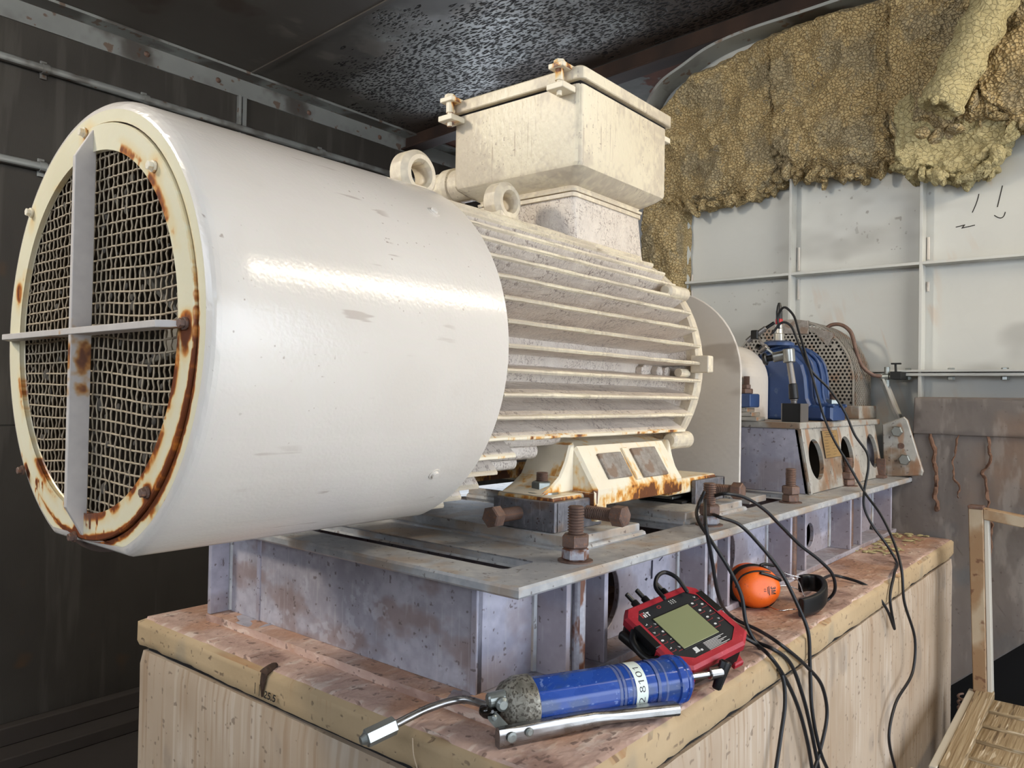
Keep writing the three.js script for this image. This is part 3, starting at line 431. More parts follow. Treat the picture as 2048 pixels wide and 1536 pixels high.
// ------------------------------------------------------------------ welded steel base frame
const base = thing('base_frame', 'grey welded steel base frame bolted onto the concrete plinth', 'base frame', [1.3, 1.0, 0]);
{
  const X0 = 0.336, X1 = 2.4, ZB = 0.341, T = 0.014;
  const hole = (x0, x1, z0, z1) => rrect(x0, x1, z0, z1, 0.012).map(([x, z]) => [x, z]);
  let pl = prism([[X0, -ZB], [X1, -ZB], [X1, ZB], [X0, ZB]], 'y', FY - T, FY, [hole(0.398, 0.469, -0.268, 0.268), hole(0.752, 0.9, -0.267, 0.267), hole(1.18, 1.49, -0.22, 0.262)], 0.003);
  part(base, 'flange_plate', pl, M.steelTop);
  // long side beams
  for (const s of [1, -1]) {
    const zw = 0.245 * s, z0 = Math.min(zw, zw - 0.01 * s), z1 = Math.max(zw, zw - 0.01 * s);
    const hs = s > 0 ? [circle(0.655, 1.082, 0.058), circle(1.1, 1.082, 0.058), circle(1.6, 1.06, 0.03)] : [];
    part(base, 'web', prism([[0.372, 1.012], [2.2, 1.012], [2.2, FY - T], [0.372, FY - T]], 'z', z0, z1, hs, 0.001), M.steel);
    part(base, 'bottom_flange', box(0.34, 2.2, 1.0, 1.012, Math.min(0.2 * s, 0.3 * s), Math.max(0.2 * s, 0.3 * s), 0.002), M.steelDark);
    for (const x of [0.495, 0.588, 0.91, 1.004, 1.322, 1.412, 1.745, 1.838, 2.14]) {
      part(base, 'stiffener', box(x - 0.005, x + 0.005, 1.012, FY - T, Math.min(zw, 0.3 * s), Math.max(zw, 0.3 * s), 0.0015), M.steel);
      if (s > 0) part(base, 'weld', bumpy(cyl(V(x - 0.006, 1.014, zw + 0.002), V(x - 0.006, FY - T, zw + 0.002), 0.0045, 0.0045, 6), 0.002, 120, 2, 8), M.steelTop);
    }
  }
  { const pm = canvasTex(128, 128, (c) => { c.clearRect(0, 0, 128, 128); c.strokeStyle = '#2a2838'; c.lineWidth = 7; c.beginPath(); c.moveTo(44, 20); c.lineTo(42, 86); c.moveTo(14, 84); c.lineTo(20, 78); c.moveTo(62, 84); c.lineTo(84, 74); c.stroke(); c.lineWidth = 3; c.beginPath(); c.moveTo(78, 30); c.lineTo(96, 18); c.stroke(); });
    part(base, 'pen_mark', new THREE.PlaneGeometry(0.09, 0.06).translate(0.83, 1.095, 0.2458), new THREE.MeshStandardMaterial({ map: pm, transparent: true, alphaTest: 0.3, roughness: 0.8 }), { keepUV: true, label: 'dark pen strokes on the web' }); }
  // end beam and inner cross beams
  part(base, 'web', box(0.374, 0.384, 1.012, FY - T, -0.33, 0.245, 0.001), M.steelDark);
  part(base, 'bottom_flange', bumpy(new THREE.BoxGeometry(0.1, 0.012, 0.68, 8, 2, 50).translate(0.388, 1.006, 0), 0.003, 30, 2, 3), M.plinthTop);
  part(base, 'stiffener', box(0.338, 0.376, 1.012, FY - T, -0.337, -0.327, 0.0015), M.steel);
  part(base, 'weld', bumpy(cyl(V(0.374, 1.014, -0.325), V(0.374, FY - T, -0.325), 0.004, 0.004, 6), 0.002, 120, 2, 9), M.steelTop);
  for (const x of [0.61, 1.03, 1.56]) part(base, 'web', box(x - 0.005, x + 0.005, 1.0, FY - T, -0.24, 0.24, 0.001), M.steelDark);
  // sole plates with their weld beads
  for (const [x0, x1] of [[0.556, 0.745], [0.905, 1.15]]) {
    const sp = part(base, 'sole_plate', box(x0, x1, FY, FY + 0.02, -0.262, 0.262, 0.003), M.steelTop);
    part(sp, 'weld', [bumpy(cyl(V(x0, FY + 0.002, 0.264), V(x1 + 0.006, FY + 0.002, 0.264), 0.006, 0.006, 7), 0.005, 90, 2, 4), bumpy(cyl(V(x1, FY + 0.002, 0.264), V(x1, FY + 0.002, -0.2), 0.005, 0.005, 7), 0.004, 90, 2, 5), bumpy(cyl(V(x0 - 0.002, FY, 0.262), V(x0 - 0.002, FY, -0.26), 0.006, 0.006, 7), 0.005, 80, 2, 6)], M.steelTop);
  }
  const S0 = FY + 0.02;
  // jacking brackets: two plates round each foot corner, each with its bolt
  for (const [xa, xb, xc, nm] of [[0.563, 0.573, 0, 'front'], [1.14, 1.15, 1, 'rear']]) {
    const br = part(base, 'jacking_bracket', [box(xa, xb, S0, S0 + 0.045, 0.105, 0.224, 0.002), box(xc ? 1.02 : 0.567, xc ? 1.148 : 0.69, S0, S0 + 0.045, 0.214, 0.224, 0.002)], M.block);
    if (!xc) { part(br, 'jack_bolt', [thread(V(0.505, 1.2125, 0.155), V(1, 0, 0), 0.0105, 0.07, 0.0035), hexnut(V(0.497, 1.2125, 0.155), V(1, 0, 0), 0.0165, 0.02, 0.3)], M.boltRust); part(br, 'jack_bolt', [thread(V(0.648, 1.2125, 0.22), V(0, 0, 1), 0.0105, 0.055, 0.0035), hexnut(V(0.648, 1.2125, 0.272), V(0, 0, 1), 0.0165, 0.022, 0.1)], M.boltRust); }
    else part(br, 'jack_bolt', [thread(V(1.1, 1.2125, 0.22), V(0, 0, 1), 0.0105, 0.05, 0.0035), hexnut(V(1.1, 1.2125, 0.262), V(0, 0, 1), 0.0165, 0.022, 0.5)], M.boltRust);
  }
  for (const [x0, x1, y] of [[0.59, 0.7, 0], [1.0, 1.12, 0], [1.0, 1.1, 1]]) part(base, 'shim', box(x0, x1, S0 + 0.007 * y, S0 + 0.007 * y + 0.005, 0.11, 0.205 - 0.02 * y, 0.001), y ? M.zinc : M.blackMatt);
}
[[0.508, 0.3, 'rusty anchor bolt on the frame corner nearest the blue grease gun', 0], [0.924, 0.297, 'rusty anchor bolt with black cables wound round it', 0], [1.34, 0.29, 'rusty anchor bolt beside the foot of the bearing pedestal', 1], [1.795, 0.277, 'farthest rusty anchor bolt, in front of the round pedestal holes', 1]].forEach(([x, z, lab, k]) => {
  const t = thing('anchor_bolt', lab, 'bolt', [x, 1.0, z], 'anchor bolts along the base frame');
  const nx = x + 0.006;
  part(t, 'rod', cyl(V(nx, 1.0, z + 0.003), V(nx, FY - 0.014, z + 0.003), 0.0095, 0.0095, 16), k ? M.boltRust : M.rodRust);
  part(t, 'washer', lathe(V(x, FY, z), V(0, 1, 0), [[0.011, 0], [0.024, 0], [0.024, 0.002], [0.011, 0.002]], 24), M.boltRust);
  part(t, 'lock_nut', hexnut(V(x, FY + 0.002, z), V(0, 1, 0), 0.0185, 0.016, 0.2), k ? M.boltRust : M.rodRust);
  part(t, 'nut', hexnut(V(x, FY + 0.0185, z), V(0, 1, 0), 0.0195, 0.018, 0.5), M.boltRust);
  part(t, 'thread', thread(V(x, FY + 0.002, z), V(0, 1, 0), 0.0112, 0.072, 0.0038), M.boltRust);
});

// ------------------------------------------------------------------ the motor
const motor = thing('electric_motor', 'large cream electric motor with a barrel fan cowl and deep cooling fins', 'motor', [0.75, FY + 0.02, 0]);
{
  const R0 = 0.252, D0 = 0.2345, LC = 0.417;
  const angs = []; { const a0 = Math.asin(D0 / R0); for (let i = 0; i <= 150; i++) angs.push(-a0 + (i / 150) * (Math.PI + 2 * a0)); for (let i = 1; i < 16; i++) angs.push(Math.PI + a0 + (i / 16) * (Math.PI - 2 * a0)); }
  const ring = (inset) => angs.map((a) => { const R = R0 - inset, s = -Math.sin(a), rho = s > 0 ? Math.min(R, (D0 - inset) / s) : R; return [rho * Math.cos(a), rho * Math.sin(a)]; });   // (z, y - AX)
  // shell with a rolled front edge, uv unrolled in metres
  const path = [[0.0, 0.011], [0.0006, 0.0075], [0.0025, 0.004], [0.0055, 0.0015], [0.01, 0.0]]; for (let i = 1; i <= 12; i++) path.push([0.01 + (LC - 0.01) * i / 12, 0]); path.push([LC, 0.003], [0.02, 0.003], [0.004, 0.011]);
  const pos = [], uv = [], idx = [], n = angs.length + 1, per = M.cream.userData.period; let run = 0;
  path.forEach(([x, ins], j) => { if (j) run += Math.hypot(x - path[j - 1][0], ins - path[j - 1][1]); const r = ring(ins); let L = 0; for (let i = 0; i < n; i++) { const q = r[i % angs.length], b = r[(i + angs.length - 1) % angs.length]; if (i) L += Math.hypot(q[0] - b[0], q[1] - b[1]); pos.push(x, AX + q[1], q[0]); uv.push(run / per, L / per); } });
  for (let j = 0; j < path.length - 1; j++) for (let i = 0; i < n - 1; i++) { const a = j * n + i, b = a + 1, c = a + n, d = c + 1; idx.push(a, c, b, b, c, d); }
  const sg = new THREE.BufferGeometry(); sg.setAttribute('position', new THREE.Float32BufferAttribute(pos, 3)); sg.setAttribute('uv', new THREE.Float32BufferAttribute(uv, 2)); sg.setIndex(idx);
  const cowl = part(motor, 'fan_cowl', toCreasedNormals(sg.toNonIndexed(), 0.45), M.cream, { keepUV: true });
  // painted front face with rust where the photograph has it
  const faceMat = surf(1, 1024, (u, v) => {
    const z = (u - 0.5) * 0.54, y = (v - 0.5) * 0.54, r = Math.hypot(y, z), a = Math.atan2(y, z) * 180 / Math.PI;
    const k = fbm(u, v, 14, 14, 5, 601), f = fbm(u, v, 60, 60, 3, 603), run = fbm(u, v, 90, 6, 3, 605), low = sstep(20, -60, a) * sstep(-150, -95, a);
    let p = mix3([222, 212, 180], [234, 226, 198], fbm(u, v, 6, 6, 4, 607));
    const seam = Math.abs(r - 0.2278), chip = (0.004 + 0.012 * k) * (0.35 + 0.9 * low);
    let rust = sstep(chip, chip * 0.3, seam + (f - 0.5) * 0.006) * (0.12 + 0.88 * sstep(50, -20, a) * sstep(-150, -95, a));
    rust = Math.max(rust, sstep(0.6, 0.72, k * 0.75 + run * 0.3) * sstep(-0.1, -0.17, y + (f - 0.5) * 0.05) * 0.95);
    rust = Math.max(rust, sstep(0.008 + 0.012 * k, 0.001, Math.abs(r - 0.2) + (f - 0.5) * 0.006) * sstep(0.46, 0.66, k + 0.16 * sstep(0.0, -0.15, y)) * 0.8);
    for (const [bz, by, s] of [[0.1466, -0.162, 1], [-0.172, -0.164, 1], [0.2127, 0, 1.1], [-0.017, -0.225, 1.2], [0.1445, 0.157, 0.6], [-0.0175, 0.2226, 0.6], [-0.167, 0.153, 0.5], [-0.204, 0.06, 0.8]]) { const dy = y - by, dz = z - bz; rust = Math.max(rust, s * sstep(0.016 + 0.02 * (k - 0.3), 0.004, Math.hypot(dz, dy > 0 ? dy : dy * 0.4) + (f - 0.5) * 0.01)); }
    p = mix3(p, [226, 176, 92], clamp(rust) * 0.6 * (0.5 + f)); p = mix3(p, [190, 110, 40], sstep(0.45, 0.8, rust * (0.6 + 0.8 * f)));
    p = mix3(p, [98, 50, 34], sstep(0.62, 0.95, rust * (0.5 + f)) * 0.85);
    return [...p, 0.5 + 0.4 * (f - 0.5)];
  }, { roughness: 0.34, bump: 0.0007 });
  const faceUV = (g) => { const p = g.attributes.position, q = new Float32Array(p.count * 2); for (let i = 0; i < p.count; i++) { q[2 * i] = p.getZ(i) / 0.54 + 0.5; q[2 * i + 1] = (p.getY(i) - AX) / 0.54 + 0.5; } g.setAttribute('uv', new THREE.BufferAttribute(q, 2)); return g; };
  const face = prism(ring(0.0105).map(([z, y]) => [z, AX + y]), 'x', 0, 0.004, [circle(0, AX, 0.2286, 0.2286, 96)], 0);
  part(cowl, 'front_face', faceUV(face), faceMat, { keepUV: true });
  part(cowl, 'grille_ring', faceUV(prism(circle(0, AX, 0.2268, 0.2268, 96), 'x', -0.0035, 0.003, [circle(0, AX, 0.199, 0.199, 96)], 0.0012)), faceMat, { keepUV: true });
  part(cowl, 'backing_ring', prism(circle(0, AX, 0.24, 0.24, 64), 'x', 0.006, 0.009, [circle(0, AX, 0.2, 0.2, 64)], 0), M.beam);
  // woven wire
  const wires = [], R = 0.2005;
  for (let k = -17; k <= 17; k++) for (const [st, w, flat] of [[0.0126, 0.0012, 1], [0.0112, 0.0011, 0]]) {
    const c = (k + 0.3) * st, h = Math.sqrt(Math.max(0, R * R - c * c)); if (h < 0.02 || Math.abs(c) > R) continue; const P = [], N = 34;
    for (let i = 0; i <= N; i++) { const t = -h + 2 * h * i / N, wob = 0.012 * fbm3(t * 7, c * 7, flat * 9 + 3, 2, 71), x = 0.004 + 0.0009 * ((i + k) & 1 ? 1 : -1) * (flat ? 1 : -1); P.push(flat ? V(x, AX + c + wob, t) : V(x, AX + t, c + wob * 0.7)); }
    wires.push(new THREE.TubeGeometry(new THREE.CatmullRomCurve3(P), 44, w, 5, false));
  }
  part(cowl, 'wire_mesh', wires, M.mesh, { kind: 'stuff' });
  const lint = [], lr = rng(17); for (let i = 0; i < 170; i++) { const a = lr() * 6.283, q = 0.19 * Math.sqrt(lr()), g = new THREE.IcosahedronGeometry(0.0014 + 0.003 * lr() * lr(), 1); g.scale(0.7, 1 + lr() * 1.2, 1 + lr()); g.rotateX(lr() * 3); g.translate(0.005, AX + q * Math.sin(a), q * Math.cos(a)); lint.push(g); }
  part(cowl, 'lint', lint, M.lint, { kind: 'stuff' });
  // cross bars with chamfered ends, screwed at their tips
  const barV = prism([[0.0, AX - 0.222], [-0.004, AX - 0.222], [-0.0215, AX - 0.19], [-0.0215, AX + 0.19], [-0.004, AX + 0.222], [0.0, AX + 0.222]], 'z', -0.004, 0.003, [], 0.0006);
  const barMat = surf(0.3, 512, (u, v) => { const k = fbm(u, v, 6, 6, 5, 621), f = fbm(u, v, 30, 30, 3, 623); let p = mix3([190, 182, 176], [206, 198, 190], f); p = mix3(p, [176, 118, 56], sstep(0.5, 0.6, k * 0.85 + f * 0.15)); p = mix3(p, [104, 62, 40], sstep(0.57, 0.66, k * 0.8 + f * 0.22)); return p; }, { roughness: 0.5 });
  part(cowl, 'cross_bar', barV, barMat);
  part(cowl, 'cross_bar', prism([[0.217, -0.004], [0.212, -0.008], [0.192, -0.0225], [-0.2, -0.0225], [-0.228, -0.006], [-0.228, -0.002], [0.217, -0.002]].map(([a, b]) => [b, a]).map(([x, z]) => [x, z]), 'y', AX - 0.004, AX + 0.003, [], 0.0006), barMat);
  for (const [y, z, rusty] of [[0.2226, -0.0175, 0], [0.1573, 0.1445, 0], [0.1533, -0.1672, 0], [0, 0.2127, 1], [-0.1642, -0.1722, 1], [-0.1621, 0.1466, 1], [-0.226, -0.0171, 1]]) part(cowl, 'screw', [cyl(V(-0.004, AX + y, z), V(-0.0065, AX + y, z), 0.006, 0.006, 16), hexnut(V(-0.006, AX + y, z), V(-1, 0, 0), 0.0047, 0.005, y)], rusty ? M.boltRust : M.creamRust);
  for (const [x, a] of [[0.345, 44], [0.345, -40.5]]) { const t = a * Math.PI / 180, d = V(0, Math.sin(t), Math.cos(t)), q = V(x, AX, 0).addScaledVector(d, R0 - 0.001); part(cowl, 'screw', [cyl(q, q.clone().addScaledVector(d, 0.002), 0.0085, 0.0085, 20), lathe(q.clone().addScaledVector(d, 0.002), d, [[0.0055, 0], [0.005, 0.003], [0.002, 0.0042], [0, 0.0042]], 16)], M.cream); }
  // fan and dark inside of the cowl
  part(cowl, 'inner_wall', [lathe(V(0.02, AX, 0), V(1, 0, 0), [[0.2385, 0], [0.2325, 0.002], [0.2325, 0.38], [0, 0.38]], 48)], M.insideDark);
  const fan = part(motor, 'cooling_fan', [lathe(V(0.09, AX, 0), V(1, 0, 0), [[0, 0], [0.02, 0.002], [0.034, 0.02], [0.05, 0.09], [0.09, 0.16], [0.2, 0.19], [0.2, 0.196], [0, 0.196]], 40)], M.fanGrey);
  for (let k = 0; k < 9; k++) { const g = new RoundedBoxGeometry(0.12, 0.15, 0.009, 1, 0.003); g.translate(0.19, 0.125, 0).rotateX(k * Math.PI * 2 / 9 + 0.35).translate(0, AX, 0); part(fan, 'blade', g, M.fanGrey); }
}
{
  // finned stator body
  const X0 = 0.36, X1 = 0.995, core = part(motor, 'stator_body', [lathe(V(X0, AX, 0), V(1, 0, 0), [[0.18, 0], [0.182, 0.002], [0.182, 0.62], [0.2, 0.632], [0.213, 0.635], [0.218, 0.64], [0.218, 0.658], [0.212, 0.663], [0.14, 0.666], [0.13, 0.69], [0.06, 0.7], [0.055, 0.78], [0, 0.78]], 72, 0.5)], M.creamRough);
  const finShape = (len, rt) => { const g = prism([[0.178, -0.0062], [0.186, -0.004], [rt - 0.006, -0.0032], [rt - 0.002, -0.0028], [rt, 0], [rt - 0.002, 0.0028], [rt - 0.006, 0.0032], [0.186, 0.004], [0.178, 0.0062]], 'x', 0, len, [], 0.002); return g; };   // (z, y): radial along +z
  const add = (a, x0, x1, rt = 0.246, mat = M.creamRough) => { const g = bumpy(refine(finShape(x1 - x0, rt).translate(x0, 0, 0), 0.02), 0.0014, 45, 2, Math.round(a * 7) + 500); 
    const p = g.attributes.position, edge = [], rest = [], tri = (i) => [0, 1, 2].flatMap((k) => [p.getX(i + k), p.getY(i + k), p.getZ(i + k)]), nn = g.attributes.normal; let e = 0;   // paler outer edge: light caught by the tips put in the colour
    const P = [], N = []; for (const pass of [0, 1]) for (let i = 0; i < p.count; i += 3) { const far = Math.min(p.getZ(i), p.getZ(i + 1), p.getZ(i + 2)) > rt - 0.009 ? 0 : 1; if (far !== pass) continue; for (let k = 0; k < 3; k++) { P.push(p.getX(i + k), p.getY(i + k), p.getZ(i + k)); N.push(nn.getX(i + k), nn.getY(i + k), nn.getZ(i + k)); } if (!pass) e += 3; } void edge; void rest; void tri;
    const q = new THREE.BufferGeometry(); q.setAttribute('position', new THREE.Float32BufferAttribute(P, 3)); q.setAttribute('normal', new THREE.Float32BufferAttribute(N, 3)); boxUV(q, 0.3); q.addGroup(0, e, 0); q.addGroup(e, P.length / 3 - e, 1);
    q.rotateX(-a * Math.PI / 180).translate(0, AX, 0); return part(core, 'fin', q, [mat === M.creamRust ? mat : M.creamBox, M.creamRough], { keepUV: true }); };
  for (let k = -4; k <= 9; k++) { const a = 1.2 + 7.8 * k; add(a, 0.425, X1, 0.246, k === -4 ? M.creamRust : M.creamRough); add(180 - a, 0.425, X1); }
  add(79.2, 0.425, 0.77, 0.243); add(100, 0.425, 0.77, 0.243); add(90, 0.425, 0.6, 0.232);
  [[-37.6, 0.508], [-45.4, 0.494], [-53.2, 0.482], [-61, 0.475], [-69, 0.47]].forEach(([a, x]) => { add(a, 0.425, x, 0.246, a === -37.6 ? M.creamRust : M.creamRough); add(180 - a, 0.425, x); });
  for (const [a, r, q, x1] of [[-40.5, 0.199, 0.011, 0.66], [-48, 0.2, 0.013, 0.62], [-57, 0.2, 0.012, 0.6]]) { const t = a * Math.PI / 180; part(core, 'rib', cyl(V(0.44, AX + r * Math.sin(t), r * Math.cos(t)), V(x1, AX + r * Math.sin(t), r * Math.cos(t)), q, q, 14), M.creamRough); }
  // drive end shield, bosses and the square lug
  part(motor, 'end_shield', [lathe(V(X1 + 0.0, AX, 0), V(1, 0, 0), [[0.1, 0.0], [0.232, 0], [0.236, 0.004], [0.236, 0.022], [0.228, 0.03], [0.15, 0.05], [0.1, 0.09], [0.05, 0.1], [0.05, 0.24], [0, 0.24]], 64, 0.5)], M.creamBox);
  part(motor, 'boss', cyl(V(0.955, 1.312, 0.199), V(1.03, 1.312, 0.199), 0.0165, 0.0165, 20, 0.005), M.creamBox);
  part(motor, 'boss', cyl(V(0.93, 1.591, 0.2), V(1.01, 1.591, 0.2), 0.013, 0.013, 18, 0.005), M.creamBox);
  part(motor, 'lug', [box(0.985, 1.008, AX - 0.012, AX + 0.02, 0.225, 0.262, 0.003), cyl(V(0.955, AX - 0.013, 0.216), V(0.99, AX - 0.013, 0.216), 0.008, 0.008, 12)], M.creamBox);
  for (const x of [0.87, 0.925, 0.955]) part(core, 'screw', hexnut(V(x, AX - 0.013, 0.181), V(0, 0, 1), 0.012, 0.014, x * 9), M.creamRough);
  // lifting eyes on the crown
  for (const [xc, r] of [[0.477, 0.038], [0.694, 0.036]]) {
    const yc = 1.734, eye = toCreasedNormals(new THREE.TorusGeometry(r - 0.0135, 0.0135, 20, 48), 0.9), hole = r - 0.019;
    eye.dispose(); const prof = [[hole, -0.014], [hole + 0.004, -0.02], [r - 0.008, -0.02], [r, -0.012], [r, 0.012], [r - 0.008, 0.02], [hole + 0.004, 0.02], [hole, 0.014], [hole, -0.014]];
    part(motor, 'lifting_eye', [lathe(V(xc, yc, 0), V(0, 0, 1), prof, 48, 0.7), loft([[1.64, xc - 0.04, xc + 0.04, -0.026, 0.026, 0.012], [1.69, xc - 0.036, xc + 0.036, -0.021, 0.021, 0.01], [1.715, xc - 0.028, xc + 0.028, -0.019, 0.019, 0.008]])], M.creamBox);
  }
  // feet: one long casting each side
  for (const s of [1, -1]) {
    const f = (pts) => pts.map(([z, y]) => [z * s, y]), sb = FY + 0.045;
    const foot = part(motor, 'foot', [
      prism([[0.66, 0.15], [0.94, 0.15], [0.945, 0.232], [0.655, 0.232]].map(([x, z]) => [x, z * s]), 'y', sb + 0.006, sb + 0.03, [], 0.003),
      prism(f([[0.1, 1.225], [0.233, 1.222], [0.234, 1.246], [0.192, 1.312], [0.172, 1.318], [0.1, 1.33]]), 'x', 0.658, 0.945, [], 0.005),
      box(0.575, 0.68, sb - 0.004, sb + 0.026, Math.min(0.1 * s, 0.212 * s), Math.max(0.1 * s, 0.212 * s), 0.006), box(0.93, 1.135, sb - 0.004, sb + 0.026, Math.min(0.1 * s, 0.212 * s), Math.max(0.1 * s, 0.212 * s), 0.006),
      box(0.66, 0.69, sb - 0.018, sb + 0.012, Math.min(0.2 * s, 0.234 * s), Math.max(0.2 * s, 0.234 * s), 0.004),
      prism([[0.575, 1.24], [0.66, 1.24], [0.66, 1.318], [0.648, 1.314], [0.638, 1.29], [0.622, 1.266], [0.6, 1.252]], 'z', Math.min(0.11 * s, 0.19 * s), Math.max(0.11 * s, 0.19 * s), [], 0.003),
      prism([[0.94, 1.24], [1.0, 1.24], [0.975, 1.262], [0.96, 1.285], [0.945, 1.314]], 'z', Math.min(0.17 * s, 0.205 * s), Math.max(0.17 * s, 0.205 * s), [], 0.003)], M.footRust);
    if (s < 0) continue;
    const tilt = Math.atan2(0.042, 0.066);
    for (const [x0, x1, h] of [[0.705, 0.775, 0.046], [0.812, 0.895, 0.056]]) { const g = new RoundedBoxGeometry(x1 - x0, h, 0.005, 2, 0.0015); g.rotateX(-tilt).translate((x0 + x1) / 2, 1.279, 0.2155); part(foot, 'cover_plate', g, M.plate, { label: 'bare steel cover plate with rusty edges' }); }
    const rg = new RoundedBoxGeometry(0.016, 0.06, 0.004, 2, 0.001); rg.rotateX(-tilt).translate(0.793, 1.279, 0.2152); part(foot, 'rib', rg, M.footRust);
    part(foot, 'washer', lathe(V(0.605, sb + 0.026, 0.168), V(0, 1, 0), [[0.009, 0], [0.026, 0], [0.026, 0.003], [0.009, 0.003]], 28), M.zinc);
    part(foot, 'nut', hexnut(V(0.605, sb + 0.029, 0.168), V(0, 1, 0), 0.0165, 0.016, 0.4), M.zincRough);
    part(foot, 'stud', thread(V(0.605, sb + 0.03, 0.168), V(0, 1, 0), 0.0095, 0.028, 0.0022), M.boltRust);
  }
  // terminal box
  const tb = part(motor, 'terminal_box', loft([[1.762, 0.768, 1.0, -0.122, 0.103, 0.012], [1.767, 0.766, 1.002, -0.124, 0.105, 0.012], [1.781, 0.744, 1.026, -0.148, 0.13, 0.02], [1.79, 0.733, 1.036, -0.158, 0.14, 0.016], [1.796, 0.731, 1.038, -0.16, 0.141, 0.013], [1.93, 0.731, 1.038, -0.16, 0.141, 0.013]]), M.creamBox);
  part(tb, 'neck', [loft([[1.6, 0.775, 1.03, -0.128, 0.109, 0.012], [1.69, 0.776, 1.01, -0.125, 0.105, 0.012], [1.7585, 0.77, 1.0, -0.122, 0.102, 0.01]])], M.creamRough);
  part(tb, 'flange', [loft([[1.757, 0.764, 1.006, -0.126, 0.107, 0.01], [1.7615, 0.763, 1.007, -0.127, 0.108, 0.01]]), loft([[1.748, 0.766, 1.004, -0.125, 0.106, 0.01], [1.755, 0.766, 1.004, -0.125, 0.106, 0.01]])], M.creamBox);
  part(tb, 'gasket', box(0.734, 1.035, 1.929, 1.936, -0.157, 0.138, 0), M.darkHole);
  part(tb, 'lid', loft([[1.935, 0.724, 1.045, -0.167, 0.148, 0.013], [1.9365, 0.7225, 1.0465, -0.1685, 0.1495, 0.014], [1.955, 0.7225, 1.0465, -0.1685, 0.1495, 0.014], [1.9585, 0.727, 1.042, -0.164, 0.145, 0.011]]), M.creamBox);
  for (const [x, z] of [[0.71, -0.148], [0.71, 0.112], [1.058, -0.148], [1.058, 0.112]]) part(tb, 'clamp', [box(x - 0.014, x + 0.02 - (x > 0.9 ? 0.006 : 0), 1.951, 1.96, z - 0.016, z + 0.016, 0.002), box(x - 0.016, x + 0.022 - (x > 0.9 ? 0.008 : 0), 1.914, 1.925, z - 0.018, z + 0.018, 0.002), cyl(V(x - 0.002, 1.906, z), V(x - 0.002, 1.966, z), 0.0048, 0.0048, 12), hexnut(V(x - 0.002, 1.96, z), V(0, 1, 0), 0.0105, 0.007, 0.3), cyl(V(x - 0.002, 1.932, z), V(x - 0.002, 1.951, z), 0.0075, 0.0075, 12)], M.creamRust);
  // cable gland on the far side of the box
  part(tb, 'cable_gland', lathe(V(0.79, 1.815, -0.15), V(0, 0, -1), [[0, 0], [0.034, 0], [0.034, 0.05], [0.038, 0.052], [0.038, 0.075], [0.033, 0.078], [0.033, 0.12], [0.02, 0.13], [0, 0.13]], 36), M.creamBox);
}

// ------------------------------------------------------------------ coupling guard, pedestal, bearings
{
  const arch = (zc, yc, r, y0, n = 28) => { const o = [[zc + r, y0]]; for (let i = 0; i <= n; i++) { const a = Math.PI * i / n; o.push([zc + r * Math.cos(a), yc + r * Math.sin(a)]); } o.push([zc - r, y0]); return o; };
  const g = thing('coupling_guard', 'grey arched sheet guard standing between the motor and the bearing pedestal', 'guard', [1.3, FY, 0]);
  part(g, 'end_plate', prism(arch(0, 1.446, 0.197, FY + 0.012), 'x', 1.286, 1.292, [], 0.002), M.guard);
  part(g, 'foot_strip', box(1.24, 1.33, FY, FY + 0.014, -0.24, 0.24, 0.002), M.steelTop);
  const shell = arch(0, 1.442, 0.096, 1.34), inner = arch(0, 1.442, 0.091, 1.34);
  part(g, 'shaft_hood', prism([...shell, ...inner.reverse()], 'x', 1.292, 1.7, [], 0.001), M.guard);
}
const ped = thing('bearing_pedestal', 'grey steel bearing pedestal with sloping sides and round holes', 'pedestal', [1.9, FY, 0]);
